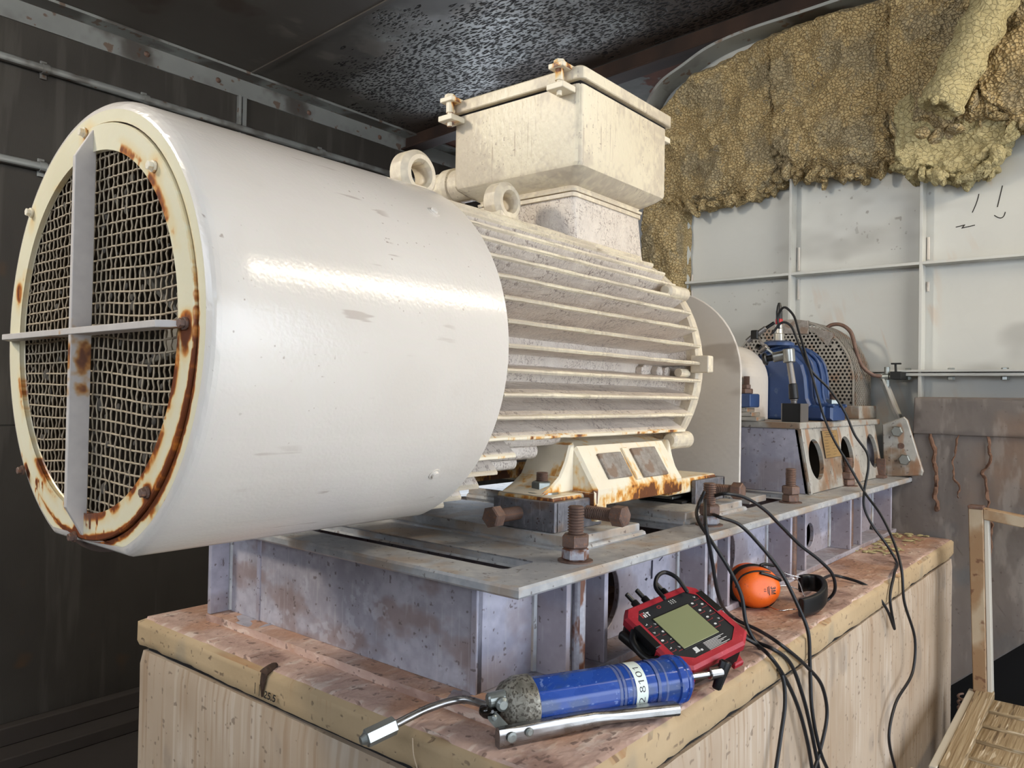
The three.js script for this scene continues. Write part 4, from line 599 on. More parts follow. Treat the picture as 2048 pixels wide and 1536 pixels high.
{
  const X0 = 1.515, X1 = 2.16, yt = 1.323;
  const side = (s) => {   // sloping side plate with three round holes; built flat (x, t) then tilted
    const H = 0.157, out = new THREE.Shape([[X0, 0], [X1, 0], [X1, H], [X0, H]].map((q) => new THREE.Vector2(...q)));
    for (const x of [1.6, 1.85, 2.09]) out.holes.push(new THREE.Path(circle(x, 0.078, 0.05, 0.05, 30).map((q) => new THREE.Vector2(...q))));
    const e = new THREE.ExtrudeGeometry(out, { depth: 0.01, bevelEnabled: false }); e.rotateX(-0.173).translate(0, FY, 0.262); if (s < 0) { e.scale(1, 1, -1); const q = e.attributes.position; for (let i = 0; i < q.count; i += 3) { const a = [q.getX(i), q.getY(i), q.getZ(i)]; q.setXYZ(i, q.getX(i + 1), q.getY(i + 1), q.getZ(i + 1)); q.setXYZ(i + 1, ...a); } e.computeVertexNormals(); } return e;
  };
  part(ped, 'front_plate', prism([[-0.27, FY], [0.27, FY], [0.243, yt], [-0.243, yt]], 'x', X0, X0 + 0.012, [], 0.002), M.steel);
  part(ped, 'side_plate', side(1), M.pedestal); part(ped, 'side_plate', side(-1), M.pedestal);
  part(ped, 'end_plate', prism([[-0.27, FY], [0.27, FY], [0.243, yt], [-0.243, yt]], 'x', X1 - 0.012, X1, [], 0.001), M.steelDark);  // added to close the far end and keep the inside dark
  for (const x of [1.73, 1.97]) part(ped, 'shade_web', prism([[-0.25, FY], [0.25, FY], [0.23, yt], [-0.23, yt]], 'x', x, x + 0.008, [], 0), M.insideDark);  // added dark plates, stand for the shade inside the pedestal
  part(ped, 'shade_web', box(X0 + 0.012, X1 - 0.012, FY, yt, 0.1, 0.106, 0), M.insideDark);  // added dark sheet that paints the shade behind the side holes
  part(ped, 'weld', bumpy(cyl(V(X0 + 0.002, FY, 0.273), V(X0 + 0.002, yt, 0.246), 0.005, 0.005, 8), 0.003, 90, 2, 14), M.pedestal);
  part(ped, 'top_plate', box(X0 - 0.006, 2.2, yt, yt + 0.016, -0.25, 0.25, 0.003), M.pedestal);
  // data plate riveted to the side
  const dp = canvasTex(256, 320, (c) => { c.fillStyle = '#96794e'; c.fillRect(0, 0, 256, 320); c.fillStyle = '#4a3826'; for (const [x, y, w] of [[40, 24, 150], [60, 46, 120], [30, 70, 190]]) c.fillRect(x, y, w, 7); for (let i = 0; i < 6; i++) { c.fillRect(24, 110 + i * 34, 60, 5); c.fillRect(150 - (i % 2) * 20, 110 + i * 34, 50, 4); } c.strokeStyle = '#3a2c20'; c.lineWidth = 6; c.strokeRect(2, 2, 252, 316); });
  const dg = new RoundedBoxGeometry(0.125, 0.07, 0.002, 1, 0.0006); dg.rotateX(-0.173).translate(1.725, 1.281, 0.2545);
  { const q = dg.attributes.position, uv = new Float32Array(q.count * 2); for (let i = 0; i < q.count; i++) { uv[2 * i] = (q.getX(i) - 1.6625) / 0.125; uv[2 * i + 1] = (q.getY(i) - 1.246) / 0.07; } dg.setAttribute('uv', new THREE.BufferAttribute(uv, 2)); }
  part(ped, 'data_plate', dg, new THREE.MeshStandardMaterial({ map: dp, roughness: 0.6 }), { keepUV: true, label: 'yellowed data plate' });
  // splice plate with two bolts at the far end
  const spl = part(ped, 'splice_plate', prism([[0.268, 1.166], [0.372, 1.178], [0.376, 1.19], [0.332, 1.34], [0.322, 1.349], [0.262, 1.324]], 'x', 2.176, 2.19, [], 0.003), M.pedestal);
  for (const [y, z] of [[1.305, 0.306], [1.222, 0.327]]) part(spl, 'bolt', hexnut(V(2.176, y, z), V(-1, 0, 0), 0.0165, 0.014, 0.4), M.zinc);
  part(spl, 'bolt_hole', cyl(V(2.1765, 1.262, 0.316), V(2.1745, 1.262, 0.316), 0.009, 0.009, 16), M.boltRust);
  part(ped, 'bracket', [box(2.108, 2.115, FY, 1.225, 0.264, 0.29, 0.002), box(2.08, 2.115, FY, FY + 0.008, 0.27, 0.294, 0.002)], M.boltRust);
}
{
  const t = thing('bearing_housing', 'blue cast bearing housing with ribs and a bolted foot on the pedestal', 'bearing', [1.77, 1.339, 0]);
  const y0 = 1.341, prof = [[0.258, y0], [0.258, y0 + 0.038], [0.222, y0 + 0.042], [0.214, y0 + 0.06], [0.208, 1.46], [0.198, 1.495], [0.17, 1.524], [0.13, 1.537], [0.09, 1.528], [0.06, 1.508], [0, 1.5]];
  const out = [...prof, ...prof.slice(0, -1).reverse().map(([z, y]) => [-z, y])];
  part(t, 'casting', [prism(out, 'x', 1.72, 1.83, [], 0.006), prism(out.map(([z, y]) => [z * 0.93, y0 + (y - y0) * 0.95]), 'x', 1.705, 1.845, [], 0.006)], M.bluePaint);
  const rim = (x, k) => part(t, 'rib', tube(prof.slice(1).map(([z, y]) => [x, y0 + (y - y0) * k, z * k]), 0.005, 60, 8), M.bluePaint); rim(1.724, 1.0); rim(1.776, 1.01); rim(1.826, 1.0);
  part(t, 'stud', thread(V(1.79, y0 + 0.03, 0.236), V(0, 1, 0), 0.0085, 0.04, 0.002), M.boltRust); part(t, 'nut', hexnut(V(1.79, y0 + 0.04, 0.236), V(0, 1, 0), 0.017, 0.015, 0.2), M.zincRough);
  part(t, 'boss', lathe(V(1.735, 1.538, 0.108), V(0, 1, 0), [[0.042, 0], [0.042, 0.008], [0.03, 0.014], [0, 0.014]], 28), M.bluePaint);
}
{
  const t = thing('bearing_housing', 'blue bearing foot with rusty stud on a stack of shims beside the arched guard', 'bearing', [1.53, 1.339, 0.12]);
  part(t, 'foot', box(1.49, 1.55, 1.372, 1.406, 0.05, 0.134, 0.004), M.bluePaint);
  for (let k = 0; k < 3; k++) part(t, 'shim', box(1.495, 1.552 - 0.004 * k, 1.339 + 0.011 * k, 1.349 + 0.011 * k, 0.06, 0.148 - 0.012 * k, 0.002), M.pedestal);
  part(t, 'nut', [hexnut(V(1.53, 1.406, 0.108), V(0, 1, 0), 0.015, 0.013, 0.1), hexnut(V(1.53, 1.419, 0.106), V(0, 1, 0), 0.012, 0.01, 0.5)], M.boltRust);
  part(t, 'stud', thread(V(1.53, 1.406, 0.107), V(0, 1, 0), 0.008, 0.044, 0.002), M.boltRust);
}
// perforated drum guard round the shaft seal
{
  const X0 = 2.12, X1 = 2.3, r = 0.197, yb = 1.345, t = thing('drum_guard', 'round guard of rusty perforated sheet round the shaft at the fan casing', 'guard', [(X0 + X1) / 2, yb, 0]);
  const pitch = 0.0125, hr = 0.0044, th = 0.0016;
  const sheet = (inside, map) => {
    const pos = [], idx = [], R = pitch / Math.sqrt(3); let k = 0;
    const rows = Math.ceil(0.7 / (pitch * 0.866)), cols = Math.ceil(0.7 / pitch);
    for (let j = -rows; j <= rows; j++) for (let i = -cols; i <= cols; i++) {
      const a = (i + (j & 1 ? 0.5 : 0)) * pitch, b = j * pitch * 0.866; if (!inside(a, b)) continue;
      const open = hash(i, j, 5, 3) > 0.04, ro = open ? hr : 0.0002;
      for (let q = 0; q < 6; q++) { const f = (q + 0.5) * Math.PI / 3, p = [a + R * Math.cos(f), b + R * Math.sin(f)], s = [a + ro * Math.cos(f), b + ro * Math.sin(f)]; pos.push(...map(...p, 0), ...map(...s, 0), ...map(...s, th), ...map(...p, th)); }
      for (let q = 0; q < 6; q++) { const c = k + q * 4, d = k + ((q + 1) % 6) * 4; for (const [m, n] of [[0, 1], [1, 2], [2, 3]]) idx.push(c + m, d + m, c + n, c + n, d + m, d + n); }
      k += 24;
    }
    const g = new THREE.BufferGeometry(); g.setAttribute('position', new THREE.Float32BufferAttribute(pos, 3)); g.setIndex(idx); const f = g.toNonIndexed(); f.computeVertexNormals(); return f;
  };
  part(t, 'face_sheet', sheet((z, y) => y > 0 ? Math.hypot(z, y) < r - 0.004 : Math.abs(z) < r - 0.004 && y > yb + 0.02 - AX, (z, y, d) => [X0 + d, AX + y, z]), M.perf, { kind: 'stuff' });
  const half = Math.PI / 2 * r;
  part(t, 'rim_sheet', sheet((s, x) => Math.abs(s) < half + 0.09 && x > -0.085 && x < 0.085, (s, x, d) => { const q = r - d; if (Math.abs(s) < half) { const a = s / r; return [(X0 + X1) / 2 + x, AX + q * Math.cos(a), q * Math.sin(a)]; } return [(X0 + X1) / 2 + x, AX - (Math.abs(s) - half), Math.sign(s) * q]; }), M.perf, { kind: 'stuff' });
  const edge = []; for (let i = 0; i <= 40; i++) { const a = Math.PI * i / 40; edge.push([r * Math.cos(a), AX + r * Math.sin(a)]); } const o2 = edge.map(([z, y]) => [z * 0.97, AX + (y - AX) * 0.97]);
  part(t, 'edge_strip', [prism([[r, yb], ...edge, [-r, yb], [-r * 0.97, yb], ...o2.reverse(), [r * 0.97, yb]], 'x', X0 - 0.002, X0 + 0.004, [], 0.0005), prism([[r, yb], ...edge, [-r, yb], [-r * 0.97, yb], ...o2, [r * 0.97, yb]], 'x', X1 - 0.012, X1, [], 0.0005)], M.perf);
  part(t, 'repair_patch', [prism([[-0.03, 1.604], [0.06, 1.6], [0.058, 1.642], [-0.02, 1.646]], 'x', X0 - 0.006, X0 - 0.002, [], 0.0008), prism([[0.062, 1.622], [0.14, 1.6], [0.118, 1.56], [0.09, 1.59]].reverse(), 'x', X0 - 0.005, X0 - 0.002, [], 0.0008)], M.plate);
  part(t, 'base_box', [box(X0 - 0.01, X1, yb - 0.006, yb + 0.034, 0.15, 0.215, 0.003), box(X0, X1, yb - 0.006, yb + 0.018, -0.2, 0.15, 0.002)], M.pedestal);
  part(t, 'shade_drum', cyl(V(X0 + 0.03, AX, 0), V(X1, AX, 0), 0.165, 0.165, 40, 0.004), M.darkHole);  // added dark drum, gives the perforations their shade
  part(t, 'shaft', cyl(V(1.84, AX, 0), V(2.36, AX, 0), 0.045, 0.045, 28), M.beam);
}
function refine(g, max) {       // splits long triangles so that noise can move them
  g = g.index ? g.toNonIndexed() : g; let P = Array.from(g.attributes.position.array);
  for (let it = 0; it < 8; it++) { const o = []; let did = false; for (let i = 0; i < P.length; i += 9) { const v = [P.slice(i, i + 3), P.slice(i + 3, i + 6), P.slice(i + 6, i + 9)], d = (a, b) => Math.hypot(a[0] - b[0], a[1] - b[1], a[2] - b[2]); let m = 0, ml = 0; for (let k = 0; k < 3; k++) { const l = d(v[k], v[(k + 1) % 3]); if (l > ml) { ml = l; m = k; } } if (ml <= max) { o.push(...v[0], ...v[1], ...v[2]); continue; } did = true; const a = v[m], b = v[(m + 1) % 3], c = v[(m + 2) % 3], h = a.map((q, k) => (q + b[k]) / 2); o.push(...a, ...h, ...c, ...h, ...b, ...c); } P = o; if (!did) break; }
  const r = new THREE.BufferGeometry(); r.setAttribute('position', new THREE.Float32BufferAttribute(P, 3)); r.computeVertexNormals(); return r;
}

// ------------------------------------------------------------------ fan casing with its stiffeners
const casing = thing('fan_casing', 'light grey riveted fan casing wall with a grid of welded flat stiffeners', 'fan casing', [2.4, 0, 0.5]);
{
  const XC = 2.35, crv = new THREE.CatmullRomCurve3([[-0.66, 2.3], [-0.635, 2.47], [-0.569, 2.58], [-0.465, 2.631], [-0.365, 2.671], [-0.231, 2.692], [-0.052, 2.7], [0.25, 2.71], [0.7, 2.7], [1.2, 2.6], [1.6, 2.4]].map(([z, y]) => V(0, y, z))).getPoints(60).map((q) => [q.z, q.y]);
  part(casing, 'front_plate', prism([...crv, [1.6, 1.0], [-0.66, 1.0]], 'x', XC, XC + 0.012, [], 0.001), M.casing);
  const inn = crv.map(([z, y]) => { const cz = 0.3, cy = 1.7, d = Math.hypot(z - cz, y - cy); return [cz + (z - cz) * (d - 0.012) / d, cy + (y - cy) * (d - 0.012) / d]; });
  part(casing, 'scroll_plate', prism([...crv, ...inn.slice().reverse()], 'x', XC - 0.1, XC + 0.9, [], 0.001), M.galv, { label: 'curved edge plate of bare grey steel' });
  // flats: uprights and rails, proud of the plate
  const up = (z, y0, y1, d = 0.05) => part(casing, 'stiffener', box(XC - d, XC, y0, y1, z - 0.0045, z + 0.0045, 0.001), M.casing);
  up(-0.07, 1.49, 2.5); up(0.337, 1.35, 2.5); up(0.745, 1.35, 2.4); up(-0.468, 1.2, 2.45, 0.03);
  for (const [z0, z1] of [[-0.463, -0.0745], [-0.0655, 0.3325], [0.3415, 0.7405], [0.7495, 1.4]]) { part(casing, 'stiffener', box(XC - 0.05, XC, 1.819, 1.828, z0, z1, 0.001), M.casing); }
  part(casing, 'ledge', [box(XC - 0.055, XC, 1.474, 1.483, 0.08, 1.4, 0.001), box(XC - 0.06, XC, 1.486, 1.493, 0.1, 1.4, 0.001)], M.casing);
  for (const z of [0.3, 0.42, 0.56, 0.7]) part(casing, 'bolt', [hexnut(V(XC - 0.03, 1.462, z), V(0, 1, 0), 0.011, 0.011, z), hexnut(V(XC - 0.03, 1.493, z), V(0, 1, 0), 0.01, 0.006, z)], M.zinc);
  for (const [z, y, h] of [[-0.453, 1.82, 0.04], [-0.453, 1.77, 0.03], [-0.052, 1.84, 0.08], [-0.052, 1.74, 0.07], [0.352, 1.84, 0.07], [0.352, 1.74, 0.03]]) part(casing, 'weld', bumpy(cyl(V(XC - 0.002, y, z - 0.004), V(XC - 0.002, y + h, z - 0.004), 0.0042, 0.0042, 6), 0.002, 90, 2, 4), M.guard);
  part(casing, 'brace', [prism([[0.222, 1.478], [0.245, 1.478], [0.31, 1.31], [0.287, 1.31]], 'x', 2.27, 2.278, [], 0.001), prism([[0.238, 1.478], [0.245, 1.478], [0.31, 1.31], [0.303, 1.31]], 'x', 2.24, 2.27, [], 0.001)], M.casing);
  const sc = canvasTex(256, 256, (c) => { c.clearRect(0, 0, 256, 256); c.strokeStyle = '#2a2622'; c.lineWidth = 3; c.beginPath(); c.moveTo(30, 150); c.lineTo(60, 145); c.lineTo(52, 156); c.lineTo(96, 150); c.stroke(); c.beginPath(); c.moveTo(160, 120); c.quadraticCurveTo(190, 150, 196, 112); c.stroke(); c.beginPath(); c.moveTo(86, 100); c.quadraticCurveTo(104, 60, 108, 30); c.stroke(); c.beginPath(); c.moveTo(186, 10); c.lineTo(170, 90); c.stroke(); });
  const pg = new THREE.PlaneGeometry(0.2, 0.2); pg.rotateY(-Math.PI / 2).translate(XC - 0.0008, 1.95, 0.5);
  part(casing, 'chalk_scribble', pg, new THREE.MeshStandardMaterial({ map: sc, transparent: true, alphaTest: 0.3, roughness: 0.9 }), { keepUV: true, label: 'dark scribbled pen marks' });
}
{
  const t = thing('grease_valve', 'small black needle valve clamped to the casing ledge', 'valve', [2.25, 1.48, 0.26]);
  part(t, 'body', [lathe(V(2.25, 1.47, 0.24), V(0, 0, 1), [[0, 0], [0.012, 0], [0.012, 0.022], [0.008, 0.024], [0.008, 0.05], [0, 0.05]], 16), cyl(V(2.25, 1.44, 0.256), V(2.25, 1.5, 0.256), 0.008, 0.008, 14)], M.zincRough);
  part(t, 'clamp', [box(2.235, 2.3, 1.462, 1.486, 0.268, 0.3, 0.002)], M.blackMatt);
  part(t, 'handle', [cyl(V(2.25, 1.475, 0.282), V(2.25, 1.512, 0.28), 0.0035, 0.0035, 10), box(2.244, 2.256, 1.508, 1.513, 0.268, 0.296, 0.001)], M.blackMatt);
  const c = thing('grease_pipe', 'thin bent grease pipe from the perforated guard to the small valve', 'pipe', [2.2, 1.5, 0.15]);
  part(c, 'pipe', tube([[2.2, 1.6, 0.075], [2.2, 1.63, 0.095], [2.2, 1.634, 0.128], [2.2, 1.612, 0.159], [2.2, 1.552, 0.178], [2.2, 1.505, 0.195], [2.215, 1.476, 0.222], [2.25, 1.471, 0.245]], 0.006, 90), M.boltRust);
}
// rock wool batts, each a lumpy slab bulging off the casing; top and bottom edges as [z, y]
const lerpCurve = (c, t) => { const f = t * (c.length - 1), i = Math.min(c.length - 2, Math.floor(f)), k = f - i; return [mixn(c[i][0], c[i + 1][0], k), mixn(c[i][1], c[i + 1][1], k)]; };
function batt(label, top, bot, thick, s, mat, xb = 2.345, nu = 120, nv = 90, rag = 1) {
  const pos = [], idx = [], c3 = (a) => new THREE.CatmullRomCurve3(a.map(([z, y]) => V(0, y, z)), false, 'centripetal'), ct = c3(top), cb = c3(bot);
  for (let j = 0; j <= nv; j++) for (let i = 0; i <= nu; i++) {
    const u = i / nu, v = j / nv, a = ct.getPoint(u), b = cb.getPoint(u); let z = mixn(a.z, b.z, v), y = mixn(a.y, b.y, v);
    const e = Math.min(u * 1.0, (1 - u) * 1.0, v * 0.8, (1 - v) * 0.8), k = Math.sqrt(clamp(e / 0.07)), low = sstep(0.86, 1, v);
    const big = fbm3(z * 7, y * 7, s, 3, s), mid = fbm3(z * 26, y * 26, s, 3, s + 3), fine = fbm3(z * 80, y * 80, s, 2, s + 5);
    let x = xb - k * (thick + 0.1 * big + 0.034 * mid + 0.012 * fine);
    const lay = Math.abs(Math.sin((x * 90 + 3 * fbm3(z * 12, y * 20, x * 20, 2, s + 9)) )) ;
    y += rag * (0.05 * fbm3(z * 22, 0, s, 4, s + 11) * sstep(0.6, 1, v) + low * (0.02 * fbm3(z * 60, x * 60, s, 3, s + 12)) + 0.018 * fbm3(z * 24, 5, s, 3, s + 13) * sstep(0.4, 0, v));
    z += 0.018 * fbm3(y * 22, 1, s, 3, s + 15) * (u < 0.2 || u > 0.8 ? 1 : 0.3); x += low * 0.014 * (lay - 0.5) * k;
    pos.push(x, y, z);
  }
  for (let j = 0; j < nv; j++) for (let i = 0; i < nu; i++) { const a = j * (nu + 1) + i, b = a + 1, c = a + nu + 1, d = c + 1; idx.push(a, b, c, b, d, c); }
  const g = new THREE.BufferGeometry(); g.setAttribute('position', new THREE.Float32BufferAttribute(pos, 3)); g.setIndex(idx); g.computeVertexNormals();
  let cz = 0, cy = 0; for (const [z, y] of [...top, ...bot]) { cz += z / (top.length + bot.length); cy += y / (top.length + bot.length); }
  const t = thing('insulation_batt', label, 'insulation', [xb, cy, cz]);
  part(t, 'batt', g, mat);
  // tufts torn out of the lower edge
  const r = rng(s + 40), tf = []; for (let i = 0; i < 46 * rag; i++) { const q = cb.getPoint(r()), h = new THREE.IcosahedronGeometry(0.008 + 0.014 * r(), 3); bumpy(h, 0.012, 70, 3, s + i); h.scale(0.8 + r(), 0.5 + 0.5 * r(), 0.8 + 1.2 * r()); h.rotateX(r() * 3); h.translate(xb - thick * (0.15 + 0.8 * r()), q.y + 0.012 * (r() - 0.3), q.z); tf.push(h); }
  if (tf.length) part(t, 'tuft', tf, rag > 1.2 ? M.woolPale : mat, { kind: 'stuff' });
  return t;
}
batt('brown rock wool batt on the left of the casing, behind the terminal box', [[-0.6, 2.46], [-0.53, 2.535], [-0.42, 2.6], [-0.31, 2.64], [-0.2, 2.67], [-0.12, 2.685]], [[-0.56, 2.16], [-0.5, 2.12], [-0.42, 2.095], [-0.27, 2.1], [-0.16, 2.12], [-0.09, 2.17]], 0.085, 11, M.wool);
batt('middle brown rock wool batt hanging with a frayed grey lower edge', [[-0.16, 2.67], [-0.08, 2.688], [0.06, 2.69], [0.15, 2.69], [0.28, 2.69]], [[-0.12, 2.25], [-0.07, 2.17], [0.0, 2.14], [0.14, 2.13], [0.28, 2.125]], 0.105, 23, M.wool, 2.345, 130, 90);
batt('rock wool batt with a pale yellow torn lower edge, right of the brown batts', [[0.27, 2.36], [0.33, 2.36], [0.42, 2.36], [0.52, 2.36], [0.6, 2.34]], [[0.26, 2.13], [0.34, 2.09], [0.44, 2.06], [0.52, 2.08], [0.58, 2.17]], 0.115, 35, M.woolPale, 2.345, 120, 80, 1.5);
batt('upper rock wool batt folded under the ceiling behind the hanging roll', [[0.24, 2.64], [0.36, 2.66], [0.6, 2.66], [0.9, 2.62]], [[0.24, 2.23], [0.36, 2.2], [0.6, 2.2], [0.9, 2.18]], 0.15, 47, M.wool, 2.345, 140, 90, 0.8);
batt('rock wool batt cut off by the right edge of the picture', [[0.5, 2.44], [0.58, 2.46], [0.7, 2.5], [0.85, 2.5]], [[0.49, 2.26], [0.56, 2.21], [0.66, 2.18], [0.85, 2.15]], 0.15, 59, M.wool, 2.345, 100, 70, 1);
batt('narrow rock wool strip along the left edge of the casing', [[-0.64, 2.22], [-0.56, 2.19], [-0.46, 2.13]], [[-0.64, 1.1], [-0.56, 1.1], [-0.45, 1.1]], 0.08, 71, M.wool, 2.345, 40, 160, 0.2);
{
  const a = V(2.15, 2.62, 0.6), b = V(2.11, 2.235, 0.425), t = thing('insulation_roll', 'pale rolled length of rock wool lagging hanging diagonally', 'insulation', [2.15, 2.4, 0.5]);
  const L = a.distanceTo(b), prof = []; for (let i = 0; i <= 70; i++) prof.push(new THREE.Vector2(0.058 + 0.004 * Math.sin(i * 0.4), L * i / 70)); prof.unshift(new THREE.Vector2(0.028, 0.02), new THREE.Vector2(0.03, -0.004), new THREE.Vector2(0.052, -0.004)); 
  let g = new THREE.LatheGeometry(prof, 72); align(g, b, a.clone().sub(b)); bumpy(g, 0.022, 26, 4, 9); part(t, 'roll', g, M.woolPale);
  const tf = [], r = rng(5); for (let i = 0; i < 40; i++) { const f = r() * 6.28, q = new THREE.IcosahedronGeometry(0.006 + 0.008 * r(), 2); bumpy(q, 0.008, 90, 2, i); q.translate(0.052 * Math.cos(f), 0.014 * (r() - 0.5), 0.052 * Math.sin(f)); tf.push(align(q, b, a.clone().sub(b))); } part(t, 'tuft', tf, M.woolPale, { kind: 'stuff' });
}
{ // loose tie wires sticking out of the batts
  const gs = [], r = rng(77); for (let i = 0; i < 16; i++) { const z = -0.45 + 1.0 * r(), y = 2.2 + 0.38 * r(), x = 2.225; gs.push(tube([[x + 0.03, y, z], [x - 0.012, y + 0.01 * (r() - 0.5), z + 0.012 * (r() - 0.2)], [x - 0.016, y + 0.024 * (r() - 0.5), z + 0.03 * r()]], 0.0009, 12, 5)); }
  const m = new THREE.Mesh(boxUV(merge(gs)), M.galv); m.name = 'tie_wire'; m.userData = { kind: 'stuff', label: 'stray ends of tie wire in the rock wool', category: 'wire' }; m.castShadow = true; scene.add(m);
}

// ------------------------------------------------------------------ concrete wall stub at the far end, added dark void sheet, guard frame and hatch
{
  const g = refine(prism([[-0.6, 0.2], [0.3, 0.445], [0.453, 0.581], [0.626, 0.739], [1.5, 1.5], [1.5, 1.415], [0.36, 1.409], [0.345, 1.4], [0.337, 1.2], [0.337, 1.155], [-0.6, 1.155]].map(([z, y]) => [z, y]).filter(([z]) => z < 0.9 || true).map(([z, y]) => z > 1 ? [2.8, y > 1.45 ? 1.3 : y] : [z, y]), 'x', 2.2, 2.34, [], 0.004), 0.03);
  const w = thing('concrete_stub', 'grey brown concrete wall stub with rust runs under the casing', 'concrete wall', [2.3, 0.5, 0.6]);
  part(w, 'block', bumpy(g, 0.006, 14, 4, 33), M.blockWall);
  part(w, 'mortar', bumpy(refine(box(2.19, 2.22, 1.3, 1.407, 0.345, 1.1, 0.004), 0.04), 0.005, 20, 3, 13), M.blockWall);
  // rust runs: thin mineral crusts that stand on the concrete
  const crust = surf(0.05, 256, (u, v) => { const a = fbm(u, v, 6, 4, 5, 702); return [...mix3([98, 70, 54], [130, 98, 78], a)]; }, { roughness: 0.9, bump: 0.001 });
  for (const [z, y0, y1, s, k] of [[0.385, 1.32, 1.08, 1, 0.006], [0.455, 1.4, 1.12, 2, 0.0026], [0.535, 1.4, 0.95, 3, 0.0042]]) { const P = []; for (let i = 0; i <= 22; i++) { const y = mixn(y0, y1, i / 22); P.push(V(2.1895, y, z + 0.035 * fbm3(y * 20, s, 0, 4, s + 60) + (s === 1 ? 0.018 * i / 22 : 0.008 * i / 22))); } const g2 = tube(P, k, 120, 7); g2.scale(1, 1, 1); bumpy(g2, 0.012, 70, 4, s); const p = g2.attributes.position; for (let i = 0; i < p.count; i++) p.setX(i, 2.1915 + (p.getX(i) - 2.1895) * 0.06); part(w, 'rust_run', g2, crust); }
}
structure('wall_void_shade', box(2.362, 2.45, 0, 1.1, -1.2, ZR, 0), plain(0x14110f, 0.95));  // added near-black sheet, stands for the shade in the void under the stub
{
  const x = 1.985, z0 = 0.53, t = thing('guard_frame', 'rusty cream square tube guard frame standing beside the concrete plinth', 'frame', [x, 0.47, 0.56]);
  const post = prism([[z0 - 0.004, 1.12], [z0 + 0.03, 1.12], [z0 + 0.044, 0.56], [z0 + 0.014, 0.56]], 'x', x - 0.018, x + 0.018, [], 0.002);
  part(t, 'post', post, M.railPaint); part(t, 'post_lining', prism([[z0 + 0.031, 1.095], [z0 + 0.041, 1.095], [z0 + 0.056, 0.56], [z0 + 0.045, 0.56]], 'x', x - 0.012, x + 0.018, [], 0.001), plain(0xc9c4b8, 0.5));
  part(t, 'top_rail', prism([[z0 + 0.03, 1.122], [z0 + 0.5, 1.062], [z0 + 0.5, 1.032], [z0 + 0.03, 1.094]], 'x', x - 0.018, x + 0.018, [], 0.002), M.railPaint);
  part(t, 'cap', box(x - 0.02, x + 0.02, 1.119, 1.127, z0 - 0.005, z0 + 0.03, 0.002), M.boltRust);
  part(t, 'post', box(x - 0.018, x + 0.018, 0.0, 1.05, z0 + 0.5, z0 + 0.53, 0.003), M.railPaint);
  part(t, 'gusset', prism([[z0 + 0.012, 0.61], [z0 + 0.052, 0.6], [z0 + 0.05, 0.5], [z0 + 0.016, 0.5]], 'x', x - 0.006, x + 0.006, [], 0.001), M.railPaint);
}
{
  const x0 = 1.53, x1 = 1.985, z0 = 0.535, z1 = 1.2, y = 0.6, t = thing('wooden_hatch', 'weathered wooden hatch with a cream angle edge beside the plinth', 'hatch', [(x0 + x1) / 2, 0, 0.85]);
  const dy = (x) => y + 0.04 * (x - x0) / (x1 - x0);
  for (let k = 0; k < 5; k++) { const a = x0 + 0.01 + k * 0.088; part(t, 'plank', bumpy(refine(box(a, a + 0.0875, y - 0.012 + 0.0078 * k, y + 0.006 + 0.0078 * k, z0 + 0.05, z1, 0.003), 0.04), 0.002, 40, 2, k), M.wood); }
  part(t, 'edge_batten', prism([[x0, y - 0.02], [x1, y + 0.02], [x1, y + 0.056], [x0, y + 0.016]], 'z', z0 + 0.012, z0 + 0.052, [], 0.002), M.wood);
  part(t, 'edge_angle', prism([[x0 - 0.01, y - 0.05], [x1, y - 0.01], [x1, y + 0.05], [x0 - 0.01, y + 0.012]], 'z', z0 - 0.006, z0 + 0.01, [], 0.002), plain(0xc4bdae, 0.55));
  part(t, 'front_board', box(x0 - 0.02, x0, y - 0.16, y + 0.008, z0 + 0.01, z1, 0.003), M.railPaint);
  for (const z of [z0 + 0.03, z1 - 0.05]) part(t, 'leg', box(x0 + 0.0, x0 + 0.04, 0, y - 0.03, z, z + 0.04, 0.003), M.railPaint);
  part(t, 'leg', box(x1 - 0.05, x1 - 0.01, 0, y, z1 - 0.05, z1 - 0.01, 0.003), M.railPaint); part(t, 'leg', box(x1 - 0.05, x1 - 0.01, 0, y, z0 + 0.02, z0 + 0.06, 0.003), M.railPaint);
  const b = thing('timber_offcut', 'pale timber offcut standing in the gap between plinth and hatch', 'timber', [1.5, 0, 0.515]);
  part(b, 'board', box(1.47, 1.53, 0, 0.595, 0.492, 0.528, 0.003), M.railPaint); part(b, 'strap', box(1.466, 1.474, 0.54, 0.58, 0.474, 0.492, 0.002), M.zincRough);
}

